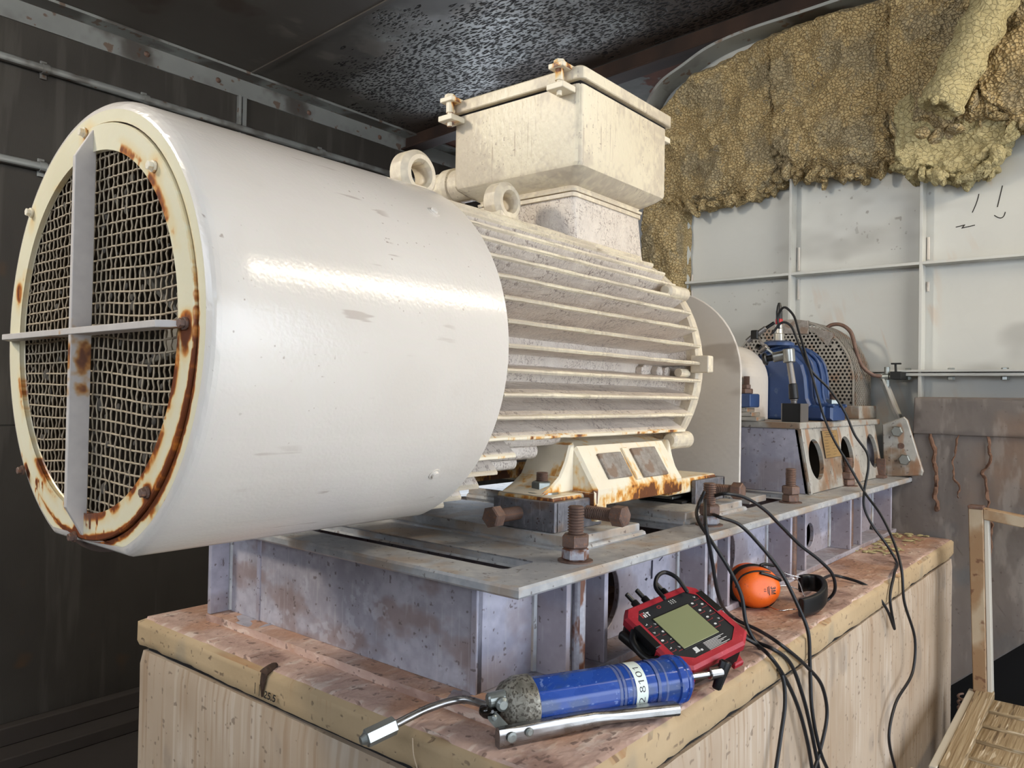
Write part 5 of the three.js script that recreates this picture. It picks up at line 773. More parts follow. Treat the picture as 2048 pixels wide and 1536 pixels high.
// ------------------------------------------------------------------ things lying on the plinth
{
  // grease gun: barrel axis from the head to the cap
  const a = V(0.3588, 1.0295, 0.3351), e = V(0.545, 1.0295, 0.4262), d = e.clone().sub(a).normalize(), R = 0.0285, up = V(0, 1, 0), side = d.clone().cross(up).normalize();   // side: towards the viewer
  const at = (s, u = 0, w = 0) => a.clone().addScaledVector(d, s).addScaledVector(up, u).addScaledVector(side, w);
  const t = thing('grease_gun', 'blue barrel grease gun with a chrome lever lying on the plinth edge', 'grease gun', [0.42, 1.0, 0.36]);
  const L = 0.206, prof = [[0, 0], [R, 0], [R, L * 0.55]];
  for (const s of [0.56, 0.585]) prof.push([R, L * s], [R - 0.0007, L * s + 0.001], [R - 0.0007, L * s + 0.003], [R, L * s + 0.004]);
  prof.push([R, L * 0.8], [R - 0.0007, L * 0.81], [R - 0.0007, L * 0.82], [R, L * 0.83], [R, L - 0.004], [R + 0.0026, L - 0.003], [R + 0.003, L], [R + 0.0026, L + 0.004], [R + 0.0005, L + 0.005], [R + 0.0005, L + 0.008], [R + 0.0015, L + 0.009], [R + 0.001, L + 0.013], [R - 0.006, L + 0.021], [R - 0.012, L + 0.0225], [0, L + 0.0225]);
  const barrel = part(t, 'barrel', lathe(at(0), d, prof, 56, 0.5), M.blueTube);
  for (const [s, w] of [[0.553, 0.004], [0.582, 0.0035], [0.64, 0.003], [0.82, 0.0045], [0.88, 0.003]]) part(barrel, 'scuff_band', lathe(at(L * s), d, [[R + 0.0002, 0], [R + 0.0004, 0.0004], [R + 0.0004, w - 0.0004], [R + 0.0002, w]], 56), M.blueBand);
  // paper tape with inked number, characters run round the barrel
  const tape = canvasTex(1024, 160, (c, w, h) => { c.fillStyle = '#dfe8df'; c.fillRect(0, 0, w, h); c.fillStyle = '#2b2b30'; c.font = '112px sans-serif'; c.fillText('0132 8101', 250, 120); c.globalAlpha = 0.25; c.fillStyle = '#8a8a80'; for (let i = 0; i < 120; i++) c.fillRect((i * 137) % w, (i * 61) % h, 5, 2); });
  { const n = 64, W = 0.0165, s0 = L * 0.665, pos = [], uv = [], idx = []; for (let i = 0; i <= n; i++) for (let j = 0; j < 2; j++) { const f = -2.6 + 5.2 * i / n, q = at(s0 + W * j).addScaledVector(up, (R + 0.0005) * Math.sin(f)).addScaledVector(side, (R + 0.0005) * Math.cos(f)); pos.push(q.x, q.y, q.z); uv.push(i / n, 1 - j); } for (let i = 0; i < n; i++) { const k = i * 2; idx.push(k, k + 1, k + 2, k + 1, k + 3, k + 2); } const g = new THREE.BufferGeometry(); g.setAttribute('position', new THREE.Float32BufferAttribute(pos, 3)); g.setAttribute('uv', new THREE.Float32BufferAttribute(uv, 2)); g.setIndex(idx); g.computeVertexNormals(); part(barrel, 'label_tape', g, new THREE.MeshStandardMaterial({ map: tape, roughness: 0.55, side: THREE.DoubleSide }), { keepUV: true, label: 'white tape inked 0132 8101' }); }
  // cast head
  part(t, 'head', [lathe(at(-0.034), d, [[0, 0], [0.014, 0], [0.022, 0.003], [0.028, 0.009], [0.031, 0.018], [0.0325, 0.0205], [0.033, 0.023], [0.033, 0.039], [0.03, 0.041], [0, 0.041]], 44, 0.5), loftAlong(at(-0.022, 0.0), d, up, side)], M.castDirty);
  part(t, 'valve', [cyl(at(-0.018, 0.014, 0.006), at(-0.05, 0.012, 0.004), 0.0095, 0.0085, 18, 0.002), lathe(at(-0.036, 0.01, 0.013), side, [[0, 0], [0.008, 0], [0.008, 0.004], [0.005, 0.0065], [0, 0.007]], 18)], M.zincRough);
  part(t, 'grease_smear', bumpy(new THREE.IcosahedronGeometry(0.011, 3).scale(1.2, 0.7, 1).translate(...at(-0.046, 0.0, 0.002).toArray()), 0.008, 90, 3, 4), plain(0x15110d, 0.12));
  // bent delivery pipe and hexagonal coupler over the plinth edge
  const pipe = [at(-0.045, 0.004, 0.002), V(0.318, 1.0295, 0.272), V(0.285, 1.0255, 0.2545), V(0.236, 1.015, 0.241)];
  part(t, 'delivery_pipe', tube(pipe, 0.0046, 50, 14), M.chromeWorn);
  const cd = V(0.236, 1.015, 0.241).sub(V(0.285, 1.0255, 0.2545)).normalize(), c0 = V(0.24, 1.0158, 0.2421);
  part(t, 'coupler', [hexnut(c0, cd, 0.0102, 0.037, 0.1), cyl(c0.clone().addScaledVector(cd, 0.036), c0.clone().addScaledVector(cd, 0.043), 0.0075, 0.0045, 18)], M.zinc);
  // lever: pressed channel, then tube; link plates and pins
  const l0 = V(0.2985, 1.0105, 0.3445), l1 = V(0.412, 1.012, 0.394), l2 = V(0.43, 1.0125, 0.404), l3 = V(0.503, 1.0135, 0.455), ld = l1.clone().sub(l0).normalize(), lw = ld.clone().cross(up).normalize();
  const lev = []; { const H = 0.0115, sec = [[-0.008, -0.009], [0.0, -0.0105], [0.007, -0.006], [0.0085, 0], [0.007, 0.006], [0.0, 0.0105], [-0.008, 0.0085]]; void H; const stations = [[l0, 1.25, 0.62], [l0.clone().lerp(l1, 0.4), 1.2, 0.66], [l1, 1.0, 0.8], [l2, 0.82, 1.0], [l2.clone().lerp(l3, 0.3), 0.78, 1.02], [l3, 0.78, 1.02]]; const pos = [], idx = [], n = 20; stations.forEach(([p, hy, wz]) => { for (let i = 0; i < n; i++) { const f = i / n * Math.PI * 2, sq = 1 / Math.pow(Math.pow(Math.abs(Math.cos(f)), 3) + Math.pow(Math.abs(Math.sin(f)), 3), 1 / 3); const q = p.clone().addScaledVector(up, 0.0105 * hy * Math.sin(f) * sq * 0.95).addScaledVector(lw, 0.0105 * wz * Math.cos(f) * sq * 0.95); pos.push(q.x, q.y, q.z); } }); for (let j = 0; j < stations.length - 1; j++) for (let i = 0; i < n; i++) { const A = j * n + i, B = j * n + (i + 1) % n; idx.push(A, B, A + n, B, B + n, A + n); } for (const [j, f] of [[0, 0], [stations.length - 1, 1]]) { const c = pos.length / 3, q = stations[j][0]; pos.push(q.x, q.y, q.z); for (let i = 0; i < n; i++) { const A = j * n + i, B = j * n + (i + 1) % n; f ? idx.push(c, A, B) : idx.push(c, B, A); } } const g = new THREE.BufferGeometry(); g.setAttribute('position', new THREE.Float32BufferAttribute(pos, 3)); g.setIndex(idx); lev.push(toCreasedNormals(g.toNonIndexed(), 0.6)); }
  const lever = part(t, 'lever', lev, M.chromeWorn);
  const pin = (p, r) => part(lever, 'pin', lathe(p, lw, [[0, 0], [r, 0], [r, 0.002], [r * 0.6, 0.0035], [0, 0.0035]], 18), M.zincRough);
  pin(l0.clone().addScaledVector(ld, 0.014).addScaledVector(up, 0.002).addScaledVector(lw, 0.007), 0.0058); pin(l0.clone().addScaledVector(ld, 0.036).addScaledVector(up, 0.0035).addScaledVector(lw, 0.0065), 0.005);
  const k0 = l0.clone().addScaledVector(ld, 0.014).addScaledVector(up, 0.002).addScaledVector(lw, 0.0045), k1 = at(-0.046, -0.004, 0.012);
  { const ax = k1.clone().sub(k0), h = ax.length(), g = new THREE.ExtrudeGeometry(new THREE.Shape(rrect(-0.0062, 0.0062, -0.006, h + 0.005, 0.006, 6).map((q) => new THREE.Vector2(...q))), { depth: 0.002, bevelEnabled: false }); const m = new THREE.Matrix4(), Y = ax.clone().normalize(), Z = lw.clone().addScaledVector(Y, -lw.dot(Y)).normalize(), X = Y.clone().cross(Z); m.makeBasis(X, Y, Z).setPosition(k0); g.applyMatrix4(m); part(lever, 'link', g, M.zincRough); }
  pin(k1.clone().addScaledVector(lw, 0.003), 0.004);
  // follower rod with its T handle
  const r0 = at(L + 0.022), r1 = at(L + 0.068, 0.0);
  part(t, 'follower_rod', cyl(r0, r1, 0.0042, 0.0042, 18), M.chromeWorn);
  part(t, 'rod_socket', cyl(r1.clone().addScaledVector(d, -0.006), r1.clone().addScaledVector(d, 0.014), 0.0075, 0.0075, 18, 0.001), M.chromeWorn);
  part(t, 'handle', bumpy(cyl(r1.clone().add(V(0, 0.014, 0)).addScaledVector(d, 0.022), r1.clone().add(V(0, -0.022, 0)).addScaledVector(d, 0.006), 0.0085, 0.006, 14, 0.002), 0.002, 60, 2, 3), M.black);
}
function loftAlong(c, d, up, side) { // lug of the head that carries the link
  const g = new RoundedBoxGeometry(0.02, 0.034, 0.026, 3, 0.006), m = new THREE.Matrix4().makeBasis(d, up, side).setPosition(c); g.applyMatrix4(m); return bumpy(g, 0.002, 50, 2, 2);
}
{
  // vibration analyser, leaning on the frame
  const W = 0.146, D = 0.128, H = 0.046, t = thing('vibration_analyser', 'red and black handheld analyser with a grey green screen leaning on the frame', 'instrument', [0.642, 1.075, 0.399]);
  const ax = V(0.424, -0.244, 0.234), q = new THREE.Quaternion().setFromAxisAngle(ax.clone().normalize(), ax.length()); t.quaternion.copy(q);
  const add = (parent, name, g, mat, o = {}) => { g = boxUV(g.index ? g.toNonIndexed() : g, mat.userData.period || 1); if (o.uv) g.setAttribute('uv', o.uv(g)); const m = new THREE.Mesh(g, mat); m.name = numbered2(parent, name); m.castShadow = m.receiveShadow = true; if (o.label) m.userData.label = o.label; parent.add(m); return m; };
  const oct = (w, d, c, k = 1) => [[-w / 2 + c, -d / 2], [w / 2 - c, -d / 2], [w / 2, -d / 2 + c], [w / 2, d / 2 - c * 1.1], [w / 2 - c * 1.6, d / 2], [-w / 2 + c * 1.6, d / 2], [-w / 2, d / 2 - c * 1.1], [-w / 2, -d / 2 + c]].map(([x, z]) => [x * k, z * k]);
  add(t, 'case', prism(oct(W * 0.95, D * 0.95, 0.012), 'y', -H, -0.004, [], 0.005), M.black);
  const rim = add(t, 'bumper', merge([prism(oct(W, D, 0.014), 'y', -0.018, 0.0, [oct(W * 0.87, D * 0.86, 0.016)], 0.004)]), M.red); void rim;
  add(t, 'bumper', prism([[-W / 2 + 0.004, D / 2 - 0.012], [-W / 2 + 0.03, D / 2 - 0.004], [-W / 2 + 0.03, D / 2 + 0.001], [-W / 2 + 0.0, D / 2 - 0.006]], 'y', -H - 0.002, -0.012, [], 0.002), M.red);
  add(t, 'bumper', prism([[W / 2 - 0.004, D / 2 - 0.03], [W / 2, D / 2 - 0.03], [W / 2 - 0.012, D / 2 + 0.001], [W / 2 - 0.03, D / 2 + 0.001], [W / 2 - 0.03, D / 2 - 0.004]], 'y', -H - 0.002, -H + 0.008, [], 0.002), M.red);
  for (const s of [-1, 1]) add(t, 'side_grip', prism([[s * W / 2 - 0.001, -0.03], [s * (W / 2 + 0.0015), -0.03], [s * (W / 2 + 0.0015), 0.014], [s * W / 2 - 0.001, 0.014]].map(([x, z], i) => [x - s * (i === 0 || i === 3 ? 0.011 : 0.001), s > 0 ? z - 0.012 : z]), 'y', -0.03, 0.0008, [], 0.001), M.black);
  add(t, 'handle', new RoundedBoxGeometry(0.013, 0.014, 0.056, 3, 0.005).rotateY(0.12).translate(-W / 2 - 0.006, -0.02, -0.016), M.black);
  add(t, 'hand_strap', tube([[-W / 2 + 0.002, -0.01, -0.03], [-W / 2 - 0.008, -0.014, -0.02], [-W / 2 - 0.01, -0.018, 0.0], [-W / 2 - 0.006, -0.016, 0.018], [-W / 2 + 0.004, -0.012, 0.022]], 0.0055, 40, 12), M.black);
  const face = canvasTex(1024, 896, (c, w, h) => {
    c.fillStyle = '#26282b'; c.fillRect(0, 0, w, h); c.strokeStyle = '#b23a3c'; c.lineWidth = 5; c.fillStyle = '#d9d9d6';
    const glyph = (x, y, k) => { c.save(); c.translate(x, y); c.lineWidth = 8; c.strokeStyle = '#dadad8'; c.beginPath(); if (k % 3 === 0) { c.moveTo(-14, 0); c.lineTo(12, 0); c.lineTo(12, -16); } else if (k % 3 === 1) { c.moveTo(-12, -12); c.lineTo(0, 10); c.lineTo(14, -8); } else { c.ellipse(0, 0, 15, 10, 0, 0, 6.3); c.fill(); } c.stroke(); c.restore(); };
    const key = (x, y, k) => { glyph(x, y, k); c.beginPath(); c.moveTo(x - 52, y + 46); c.lineTo(x + 40, y + 46); c.lineTo(x + 40, y + 26); c.stroke(); };
    for (let i = 0; i < 4; i++) { key(80, 240 + i * 130, i); key(186, 270 + i * 128, i + 1); key(940, 150 + i * 130, i + 1); key(836, 220 + i * 122, 2); }
    c.fillStyle = '#b23a3c'; c.fillRect(120, 70, 18, 70); c.fillRect(146, 70, 26, 22); c.fillStyle = '#e6e6e2'; c.fillRect(150, 100, 20, 46); c.fillRect(180, 70, 14, 18); c.fillRect(180, 96, 14, 50); c.fillRect(204, 84, 44, 14); c.fillRect(218, 84, 14, 62);
    c.strokeStyle = '#c0383a'; c.lineWidth = 8; c.beginPath(); c.ellipse(420, 84, 26, 18, 0, 0, 6.3); c.stroke(); c.fillStyle = '#e6e6e2'; for (let i = 0; i < 3; i++) { c.fillRect(590 + i * 34, 60, 16, 12); c.fillRect(590 + i * 34, 84, 20, 10); c.fillRect(590 + i * 34, 106, 18, 10); }
    c.fillStyle = '#d9d9d6'; c.fillRect(300, 740, 60, 70); c.fillRect(372, 790, 30, 26); c.fillRect(286, 800, 24, 12); for (let i = 0; i < 8; i++) c.fillRect(470, 736 + i * 16, 330 - (i % 3) * 60, 7);
  });
  const planar = (w, d) => (g) => { const p = g.attributes.position, uv = new Float32Array(p.count * 2); for (let i = 0; i < p.count; i++) { uv[2 * i] = p.getX(i) / w + 0.5; uv[2 * i + 1] = 0.5 - p.getZ(i) / d; } return new THREE.BufferAttribute(uv, 2); };
  add(t, 'keypad', prism(oct(W * 0.875, D * 0.865, 0.014), 'y', -0.004, -0.0012, [], 0.0006), new THREE.MeshStandardMaterial({ map: face, roughness: 0.42 }), { uv: planar(W * 0.875, D * 0.865) });
  add(t, 'screen', new RoundedBoxGeometry(0.07, 0.0016, 0.062, 2, 0.0006).translate(-0.003, -0.0008, 0.001), M.screen);
  add(t, 'bezel', prism(rrect(-0.0395, 0.0335, -0.0317, 0.0337, 0.002), 'y', -0.0013, -0.0004, [rrect(-0.0377, 0.0317, -0.0297, 0.0317, 0.002)], 0.0002), M.black);
  for (const x of [-0.028, -0.008, 0.03]) add(t, 'socket', merge([cyl(V(x, -0.014, -D / 2 + 0.004), V(x, -0.012, -D / 2 - 0.014), 0.0055, 0.0055, 14, 0.001), cyl(V(x, -0.012, -D / 2 - 0.012), V(x - 0.006, -0.004, -D / 2 - 0.026), 0.0035, 0.0035, 10, 0.001)]), M.black);
}
{
  // earmuffs: two cups on a wire neckband
  const c = V(1.068, 1.0405, 0.329), t = thing('earmuffs', 'orange ear defenders with black neckband lying on the plinth', 'earmuffs', [1.08, 1.0, 0.34]);
  const look = V(-0.62, 0.24, 0.62).normalize();   // the dome faces the viewer
  const dome = (C, dir, sc) => { const prof = []; for (let i = 0; i <= 22; i++) { const f = i / 22 * Math.PI / 2; prof.push([Math.pow(Math.cos(f), 0.55) * 1, Math.pow(Math.sin(f), 0.8) * 0.62]); } const g = new THREE.LatheGeometry(prof.map(([r, y]) => new THREE.Vector2(Math.max(r, 1e-4), y)), 56); g.scale(sc[0], sc[1], sc[2]); const Y = dir.clone(), X = V(0, 1, 0).cross(Y).normalize(), Z = X.clone().cross(Y); g.applyMatrix4(new THREE.Matrix4().makeBasis(X, Y, Z).setPosition(C)); return g; };
  const base1 = c.clone().addScaledVector(look, -0.016);
  const cup = part(t, 'cup', dome(base1, look, [0.0445, 0.062, 0.0385]), M.orange);
  part(cup, 'cushion', (() => { const g = new THREE.TorusGeometry(0.036, 0.0095, 14, 48); g.scale(1.12, 0.97, 1); const X = V(0, 1, 0).cross(look).normalize(), Z = look.clone(), Y = Z.clone().cross(X); g.applyMatrix4(new THREE.Matrix4().makeBasis(X, Y, Z).setPosition(base1.clone().addScaledVector(look, -0.006))); return g; })(), M.black);
  const X1 = V(0, 1, 0).cross(look).normalize(), Y1 = look.clone().cross(X1);
  const P = (x, y, w) => base1.clone().addScaledVector(X1, x).addScaledVector(Y1, y).addScaledVector(look, w);
  part(cup, 'seam_band', tube([P(-0.043, 0.0, 0.0165), P(-0.034, 0.018, 0.025), P(-0.018, 0.026, 0.0313), P(0.002, 0.028, 0.0333), P(0.02, 0.026, 0.0302)], 0.0018, 40, 8), M.black);
  part(cup, 'yoke', [tube([P(0.0, 0.024, 0.037), P(0.016, 0.02, 0.036), P(0.03, 0.015, 0.033), P(0.04, 0.012, 0.026)], 0.0032, 30, 8), tube([P(0.012, 0.04, 0.01), P(0.02, 0.042, 0.006), P(0.044, 0.04, -0.006)], 0.003, 24, 8)], M.black);
  const txt = canvasTex(256, 128, (g) => { g.clearRect(0, 0, 256, 128); g.fillStyle = '#1b120c'; g.font = 'bold 58px sans-serif'; g.fillText('3M', 70, 54); g.font = '15px sans-serif'; g.fillRect(66, 66, 96, 5); g.fillRect(76, 78, 70, 4); g.font = 'bold 24px sans-serif'; g.fillText('C E', 92, 112); });
  { const n = 14, pos = [], uv = [], idx = []; for (let j = 0; j <= n; j++) for (let i = 0; i <= n; i++) { const u = i / n, v = j / n, y = 0.012 - 0.044 * u, x = 0.024 - 0.03 * (1 - v) + 0.004, rr = Math.min(0.98, Math.hypot(x / 0.0445, y / 0.0385)); const f = Math.acos(Math.pow(rr, 1 / 0.55)), hgt = Math.pow(Math.sin(f), 0.8) * 0.62 * 0.062 + 0.0006; const q = P(x, y, hgt); pos.push(q.x, q.y, q.z); uv.push(u, v); } for (let j = 0; j < n; j++) for (let i = 0; i < n; i++) { const k = j * (n + 1) + i; idx.push(k, k + n + 1, k + 1, k + 1, k + n + 1, k + n + 2); } const g = new THREE.BufferGeometry(); g.setAttribute('position', new THREE.Float32BufferAttribute(pos, 3)); g.setAttribute('uv', new THREE.Float32BufferAttribute(uv, 2)); g.setIndex(idx); g.computeVertexNormals(); part(cup, 'print', g, new THREE.MeshStandardMaterial({ map: txt, transparent: true, alphaTest: 0.35, roughness: 0.5, side: THREE.DoubleSide }), { keepUV: true, label: 'black printed lettering on the orange cup' }); }
  // second cup lies behind the first
  const base2 = V(1.098, 1.039, 0.298), look2 = look.clone().negate();
  void look2; part(t, 'cup', dome(base2, V(0.7, 0.1, -0.7).normalize(), [0.04, 0.045, 0.036]), M.orange);
  // neckband: a padded strap bent into a U, standing on edge
  const U = [[1.178, 0.37], [1.2, 0.377], [1.205, 0.392], [1.19, 0.408], [1.16, 0.422], [1.12, 0.427], [1.08, 0.422], [1.052, 0.415]];
  const cu = new THREE.CatmullRomCurve3(U.map(([x, z]) => V(x, 0, z)), false, 'centripetal'); const pos = [], idx = [], N = 60, sec = []; for (let k = 0; k < 16; k++) { const f = k / 16 * Math.PI * 2; sec.push([0.0055 * Math.sign(Math.cos(f)) * Math.pow(Math.abs(Math.cos(f)), 0.5), 0.016 * Math.sign(Math.sin(f)) * Math.pow(Math.abs(Math.sin(f)), 0.5)]); }
  for (let i = 0; i <= N; i++) { const q = cu.getPoint(i / N), tg = cu.getTangent(i / N), nx = -tg.z, nz = tg.x, hh = 1.034 - 0.014 * sstep(0.35, 0.9, i / N); for (const [a, b] of sec) pos.push(q.x + nx * a, hh + b * 1.05, q.z + nz * a); }
  for (let i = 0; i < N; i++) for (let k = 0; k < 16; k++) { const A = i * 16 + k, B = i * 16 + (k + 1) % 16; idx.push(A, B, A + 16, B, B + 16, A + 16); } for (const [i, f] of [[0, 1], [N, 0]]) { const q = cu.getPoint(i / N), cI = pos.length / 3; pos.push(q.x, 1.034 - (i ? 0.014 : 0), q.z); for (let k = 0; k < 16; k++) { const A = i * 16 + k, B = i * 16 + (k + 1) % 16; f ? idx.push(cI, A, B) : idx.push(cI, B, A); } }
  const g = new THREE.BufferGeometry(); g.setAttribute('position', new THREE.Float32BufferAttribute(pos, 3)); g.setIndex(idx); g.computeVertexNormals();
  part(t, 'neckband', g, M.black);
  for (const w of [[P(0.04, 0.012, 0.026), V(1.13, 1.052, 0.378), V(1.075, 1.037, 0.413)], [P(0.044, 0.04, -0.006), V(1.15, 1.056, 0.35), V(1.178, 1.046, 0.37)], [P(0.02, -0.034, 0.004), V(1.055, 1.008, 0.376), V(1.075, 1.01, 0.398), V(1.056, 1.012, 0.414)], [V(1.12, 1.03, 0.33), V(1.16, 1.03, 0.352), V(1.176, 1.022, 0.368)]]) part(t, 'wire', tube(w, 0.0011, 30, 8), M.chrome);
}
// magnetic stand with the proximity sensor
{
  const t = thing('magnetic_stand', 'magnetic base stand with a silver jointed arm beside the blue bearing', 'measuring stand', [1.55, 1.339, 0.22]);
  part(t, 'magnet_base', box(1.525, 1.572, 1.339, 1.384, 0.198, 0.245, 0.002), M.blackMatt);
  part(t, 'magnet_face', box(1.523, 1.5255, 1.339, 1.384, 0.198, 0.2, 0.0005), M.greyRod); part(t, 'magnet_face', box(1.523, 1.574, 1.339, 1.384, 0.2445, 0.2465, 0.0005), M.greyRod);
  part(t, 'ball_joint', lathe(V(1.548, 1.384, 0.22), V(0, 1, 0), [[0, 0], [0.007, 0], [0.007, 0.006], [0.009, 0.01], [0.007, 0.015], [0, 0.016]], 20), M.greyRod);
  part(t, 'socket', cyl(V(1.548, 1.394, 0.22), V(1.55, 1.432, 0.216), 0.0115, 0.0105, 20, 0.002), M.black);
  part(t, 'arm', cyl(V(1.55, 1.43, 0.2165), V(1.554, 1.496, 0.204), 0.008, 0.0075, 18), M.greyRod);
  part(t, 'clamp', [cyl(V(1.552, 1.484, 0.206), V(1.553, 1.518, 0.203), 0.0145, 0.0145, 24, 0.002), cyl(V(1.556, 1.503, 0.196), V(1.548, 1.497, 0.166), 0.0125, 0.0125, 24, 0.002), cyl(V(1.55, 1.499, 0.173), V(1.544, 1.522, 0.15), 0.0035, 0.0035, 12)], M.alu);
  part(t, 'clamp_knob', [cyl(V(1.548, 1.497, 0.168), V(1.545, 1.494, 0.152), 0.008, 0.0075, 18, 0.001), cyl(V(1.5452, 1.494, 0.153), V(1.5435, 1.492, 0.143), 0.0165, 0.015, 14, 0.003)], M.black);
  part(t, 'fine_arm', [cyl(V(1.545, 1.522, 0.152), V(1.54, 1.535, 0.138), 0.004, 0.004, 12), cyl(V(1.546, 1.513, 0.132), V(1.544, 1.526, 0.152), 0.0075, 0.0075, 16, 0.001), cyl(V(1.54, 1.523, 0.146), V(1.545, 1.552, 0.128), 0.0032, 0.0032, 10)], M.greyRod);
  part(t, 'swivel', [cyl(V(1.548, 1.526, 0.126), V(1.541, 1.52, 0.14), 0.007, 0.007, 14, 0.001), box(1.532, 1.556, 1.543, 1.566, 0.114, 0.132, 0.003)], M.black);
  const s = thing('speed_sensor', 'slim silver sensor held by the swivel of the magnetic stand', 'sensor', [1.545, 1.555, 0.13]);
  part(s, 'barrel', [cyl(V(1.54, 1.538, 0.102), V(1.545, 1.553, 0.118), 0.0065, 0.0065, 16, 0.001), cyl(V(1.545, 1.556, 0.126), V(1.55, 1.572, 0.147), 0.0062, 0.0062, 16, 0.001)], M.greyRod);
  part(s, 'plug', cyl(V(1.549, 1.57, 0.146), V(1.556, 1.585, 0.166), 0.0042, 0.004, 14, 0.001), M.black);
  const v = thing('vibration_sensor', 'upright accelerometer with red collar on top of the blue bearing', 'sensor', [1.735, 1.552, 0.108]);
  part(v, 'body', lathe(V(1.735, 1.551, 0.11), V(0, 1, 0), [[0, 0], [0.014, 0], [0.014, 0.02], [0.0105, 0.022], [0.0105, 0.034], [0.009, 0.036], [0.0085, 0.05], [0, 0.05]], 24), plain(0xb9b4a8, 0.3, 0.7));
  part(v, 'collar', cyl(V(1.735, 1.597, 0.11), V(1.735, 1.612, 0.11), 0.0095, 0.0095, 20, 0.001), plain(0xb01818, 0.4));
  part(v, 'plug', lathe(V(1.735, 1.61, 0.11), V(0, 1, 0), [[0, 0], [0.0085, 0], [0.0085, 0.022], [0.0065, 0.036], [0.0035, 0.046], [0, 0.046]], 18), M.black);
}
// ------------------------------------------------------------------ cables, each one sweep
const cable = (label, pts, r = 0.0031) => { const p = V(...pts[Math.floor(pts.length / 2)]), t = thing('cable', label, 'cable', [p.x, p.y, p.z]); part(t, 'sheath', tube(pts, r, pts.length * 16, 10), M.cable); return t; };
cable('black sensor cable from the bearing top to the floor, farthest along the plinth', [[1.7,1.585,0.123],[1.7,1.616,0.12],[1.695,1.638,0.138],[1.695,1.619,0.161],[1.68,1.568,0.184],[1.66,1.508,0.209],[1.658,1.438,0.231],[1.656,1.35,0.258],[1.659,1.294,0.282],[1.665,1.246,0.309],[1.674,1.171,0.35],[1.65,1.121,0.395],[1.617,1.064,0.433],[1.58,1.012,0.458],[1.58,0.943,0.464],[1.638,0.842,0.475],[1.622,0.777,0.475],[1.485,0.736,0.47],[1.438,0.686,0.47],[1.5,0.585,0.47]]);
cable('black sensor cable from the magnetic stand ending below the plinth edge', [[1.66,1.568,0.121],[1.663,1.595,0.146],[1.668,1.588,0.164],[1.664,1.535,0.19],[1.66,1.47,0.222],[1.677,1.419,0.265],[1.687,1.363,0.299],[1.691,1.308,0.322],[1.699,1.262,0.35],[1.694,1.232,0.354],[1.674,1.168,0.35],[1.673,1.132,0.351],[1.685,1.089,0.367],[1.705,1.044,0.394],[1.718,1.008,0.412],[1.523,1.008,0.456],[1.475,0.968,0.46],[1.507,0.894,0.462]]);
cable('black cable arching from the wound anchor bolt to the neckband', [[0.93,1.219,0.3],[0.915,1.228,0.33],[0.958,1.219,0.348],[1.006,1.194,0.365],[1.046,1.164,0.378],[1.101,1.123,0.395],[1.153,1.089,0.415],[1.19,1.058,0.427],[1.21,1.025,0.425],[1.215,1.006,0.413],[1.183,1.005,0.406]]);
cable('short black cable running from behind the neckband over the plinth edge', [[1.205,1.03,0.389],[1.275,1.029,0.381],[1.412,1.01,0.374],[1.414,0.998,0.43],[1.447,0.954,0.457],[1.495,0.899,0.464]]);
cable('black cable passing in front of the orange ear defender', [[0.93,1.188,0.3],[0.885,1.191,0.335],[0.928,1.175,0.352],[0.942,1.143,0.382],[0.956,1.099,0.414],[0.964,1.043,0.442],[0.966,1.006,0.457],[0.969,0.95,0.46],[0.967,0.877,0.465],[0.994,0.803,0.47],[1.049,0.742,0.47]]);
cable('black cable falling from the wound bolt past the analyser corner', [[0.905,1.228,0.296],[0.9,1.206,0.288],[0.844,1.189,0.315],[0.825,1.158,0.35],[0.832,1.117,0.377],[0.834,1.08,0.396],[0.83,1.032,0.409],[0.836,0.993,0.435],[0.843,0.969,0.458],[0.843,0.929,0.465],[0.822,0.882,0.467],[0.8,0.83,0.467]]);
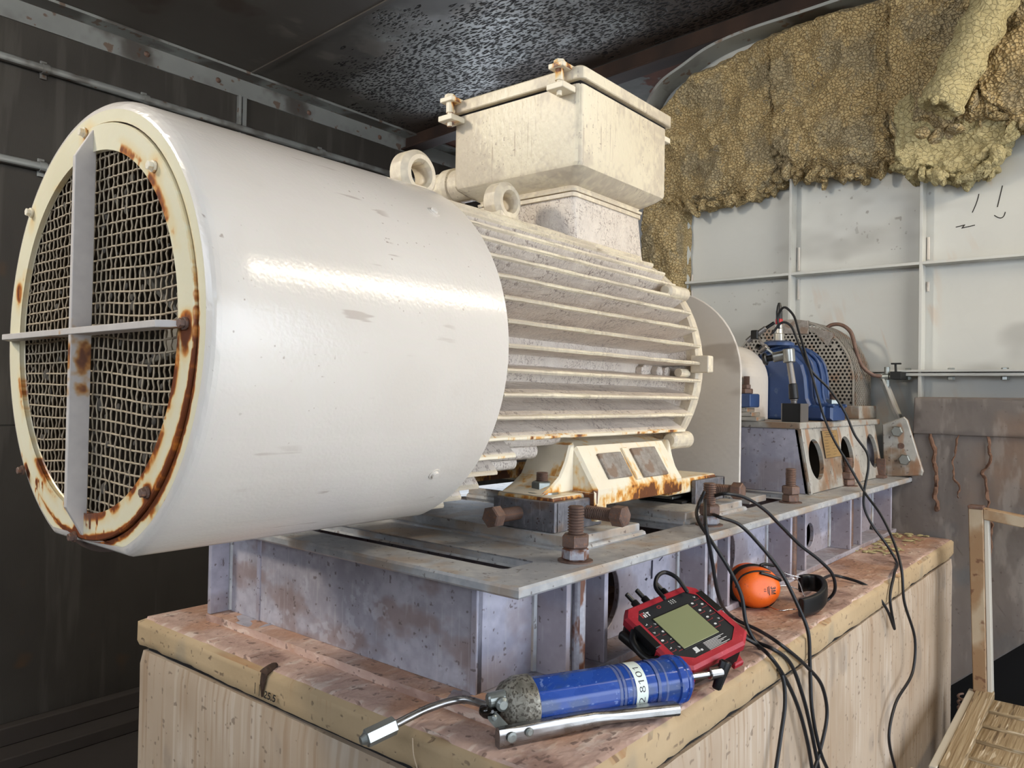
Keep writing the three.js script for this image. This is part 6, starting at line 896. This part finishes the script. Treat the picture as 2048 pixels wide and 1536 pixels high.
cable('black cable looping behind the analyser and round over the edge', [[0.9,1.215,0.3],[0.8,1.189,0.35],[0.824,1.13,0.35],[0.853,1.064,0.35],[0.948,1.008,0.335],[0.911,1.006,0.397],[0.865,1.006,0.448],[0.957,0.949,0.46],[1.016,0.901,0.466],[1.035,0.849,0.468],[1.001,0.8,0.468],[0.964,0.771,0.468]]);
cable('upper of two black leads leaving the analyser over the edge', [[0.808,1.03,0.404],[0.844,1.008,0.416],[0.833,1.006,0.448],[0.884,0.974,0.457],[0.923,0.914,0.464],[0.955,0.856,0.466],[1.002,0.758,0.468]]);
cable('lower of two black leads leaving the analyser over the edge', [[0.806,1.025,0.407],[0.823,1.01,0.428],[0.805,1.003,0.455],[0.866,0.948,0.46],[0.908,0.894,0.464],[0.947,0.826,0.466],[0.973,0.768,0.466]]);
cable('short looped lead on top of the analyser', [[0.69,1.108,0.374],[0.692,1.125,0.355],[0.69,1.13,0.338],[0.669,1.126,0.336],[0.653,1.115,0.343],[0.64,1.105,0.364]]);
{ const t = thing('coil_spring', 'dark rusty coil spring standing in the gap behind the guard frame post', 'spring', [2.1, 0.4, 0.49]); const P = []; for (let i = 0; i <= 160; i++) { const f = i / 160; P.push([2.1 + 0.018 * Math.cos(f * 56), 0.45 + 0.14 * f, 0.503 + 0.018 * Math.sin(f * 56)]); } part(t, 'coil', tube(P, 0.0032, 700, 7), M.boltRust); part(t, 'stem', cyl(V(2.1, 0.0, 0.503), V(2.1, 0.46, 0.503), 0.02, 0.02, 16), M.boltRust); }
{ const t = thing('plastic_scrap', 'small curled black plastic scrap on the far end of the plinth', 'scrap', [2.11, 1.0, 0.26]); part(t, 'strip', tube([[2.13, 1.024, 0.24], [2.12, 1.01, 0.252], [2.105, 1.005, 0.266], [2.09, 1.006, 0.28]], 0.0045, 24, 8), M.black); }
// hair of wire hanging by the coupler
{ const t = thing('bristle', 'thin pale bristle hanging on the plinth edge below the hexagonal coupler', 'bristle', [0.262, 0.97, 0.24]); part(t, 'strand', tube([[0.2665, 0.992, 0.243], [0.264, 0.975, 0.248], [0.2655, 0.955, 0.256]], 0.0007, 20, 6), plain(0xb8a48c, 0.8)); }
renderer.render(scene, camera);
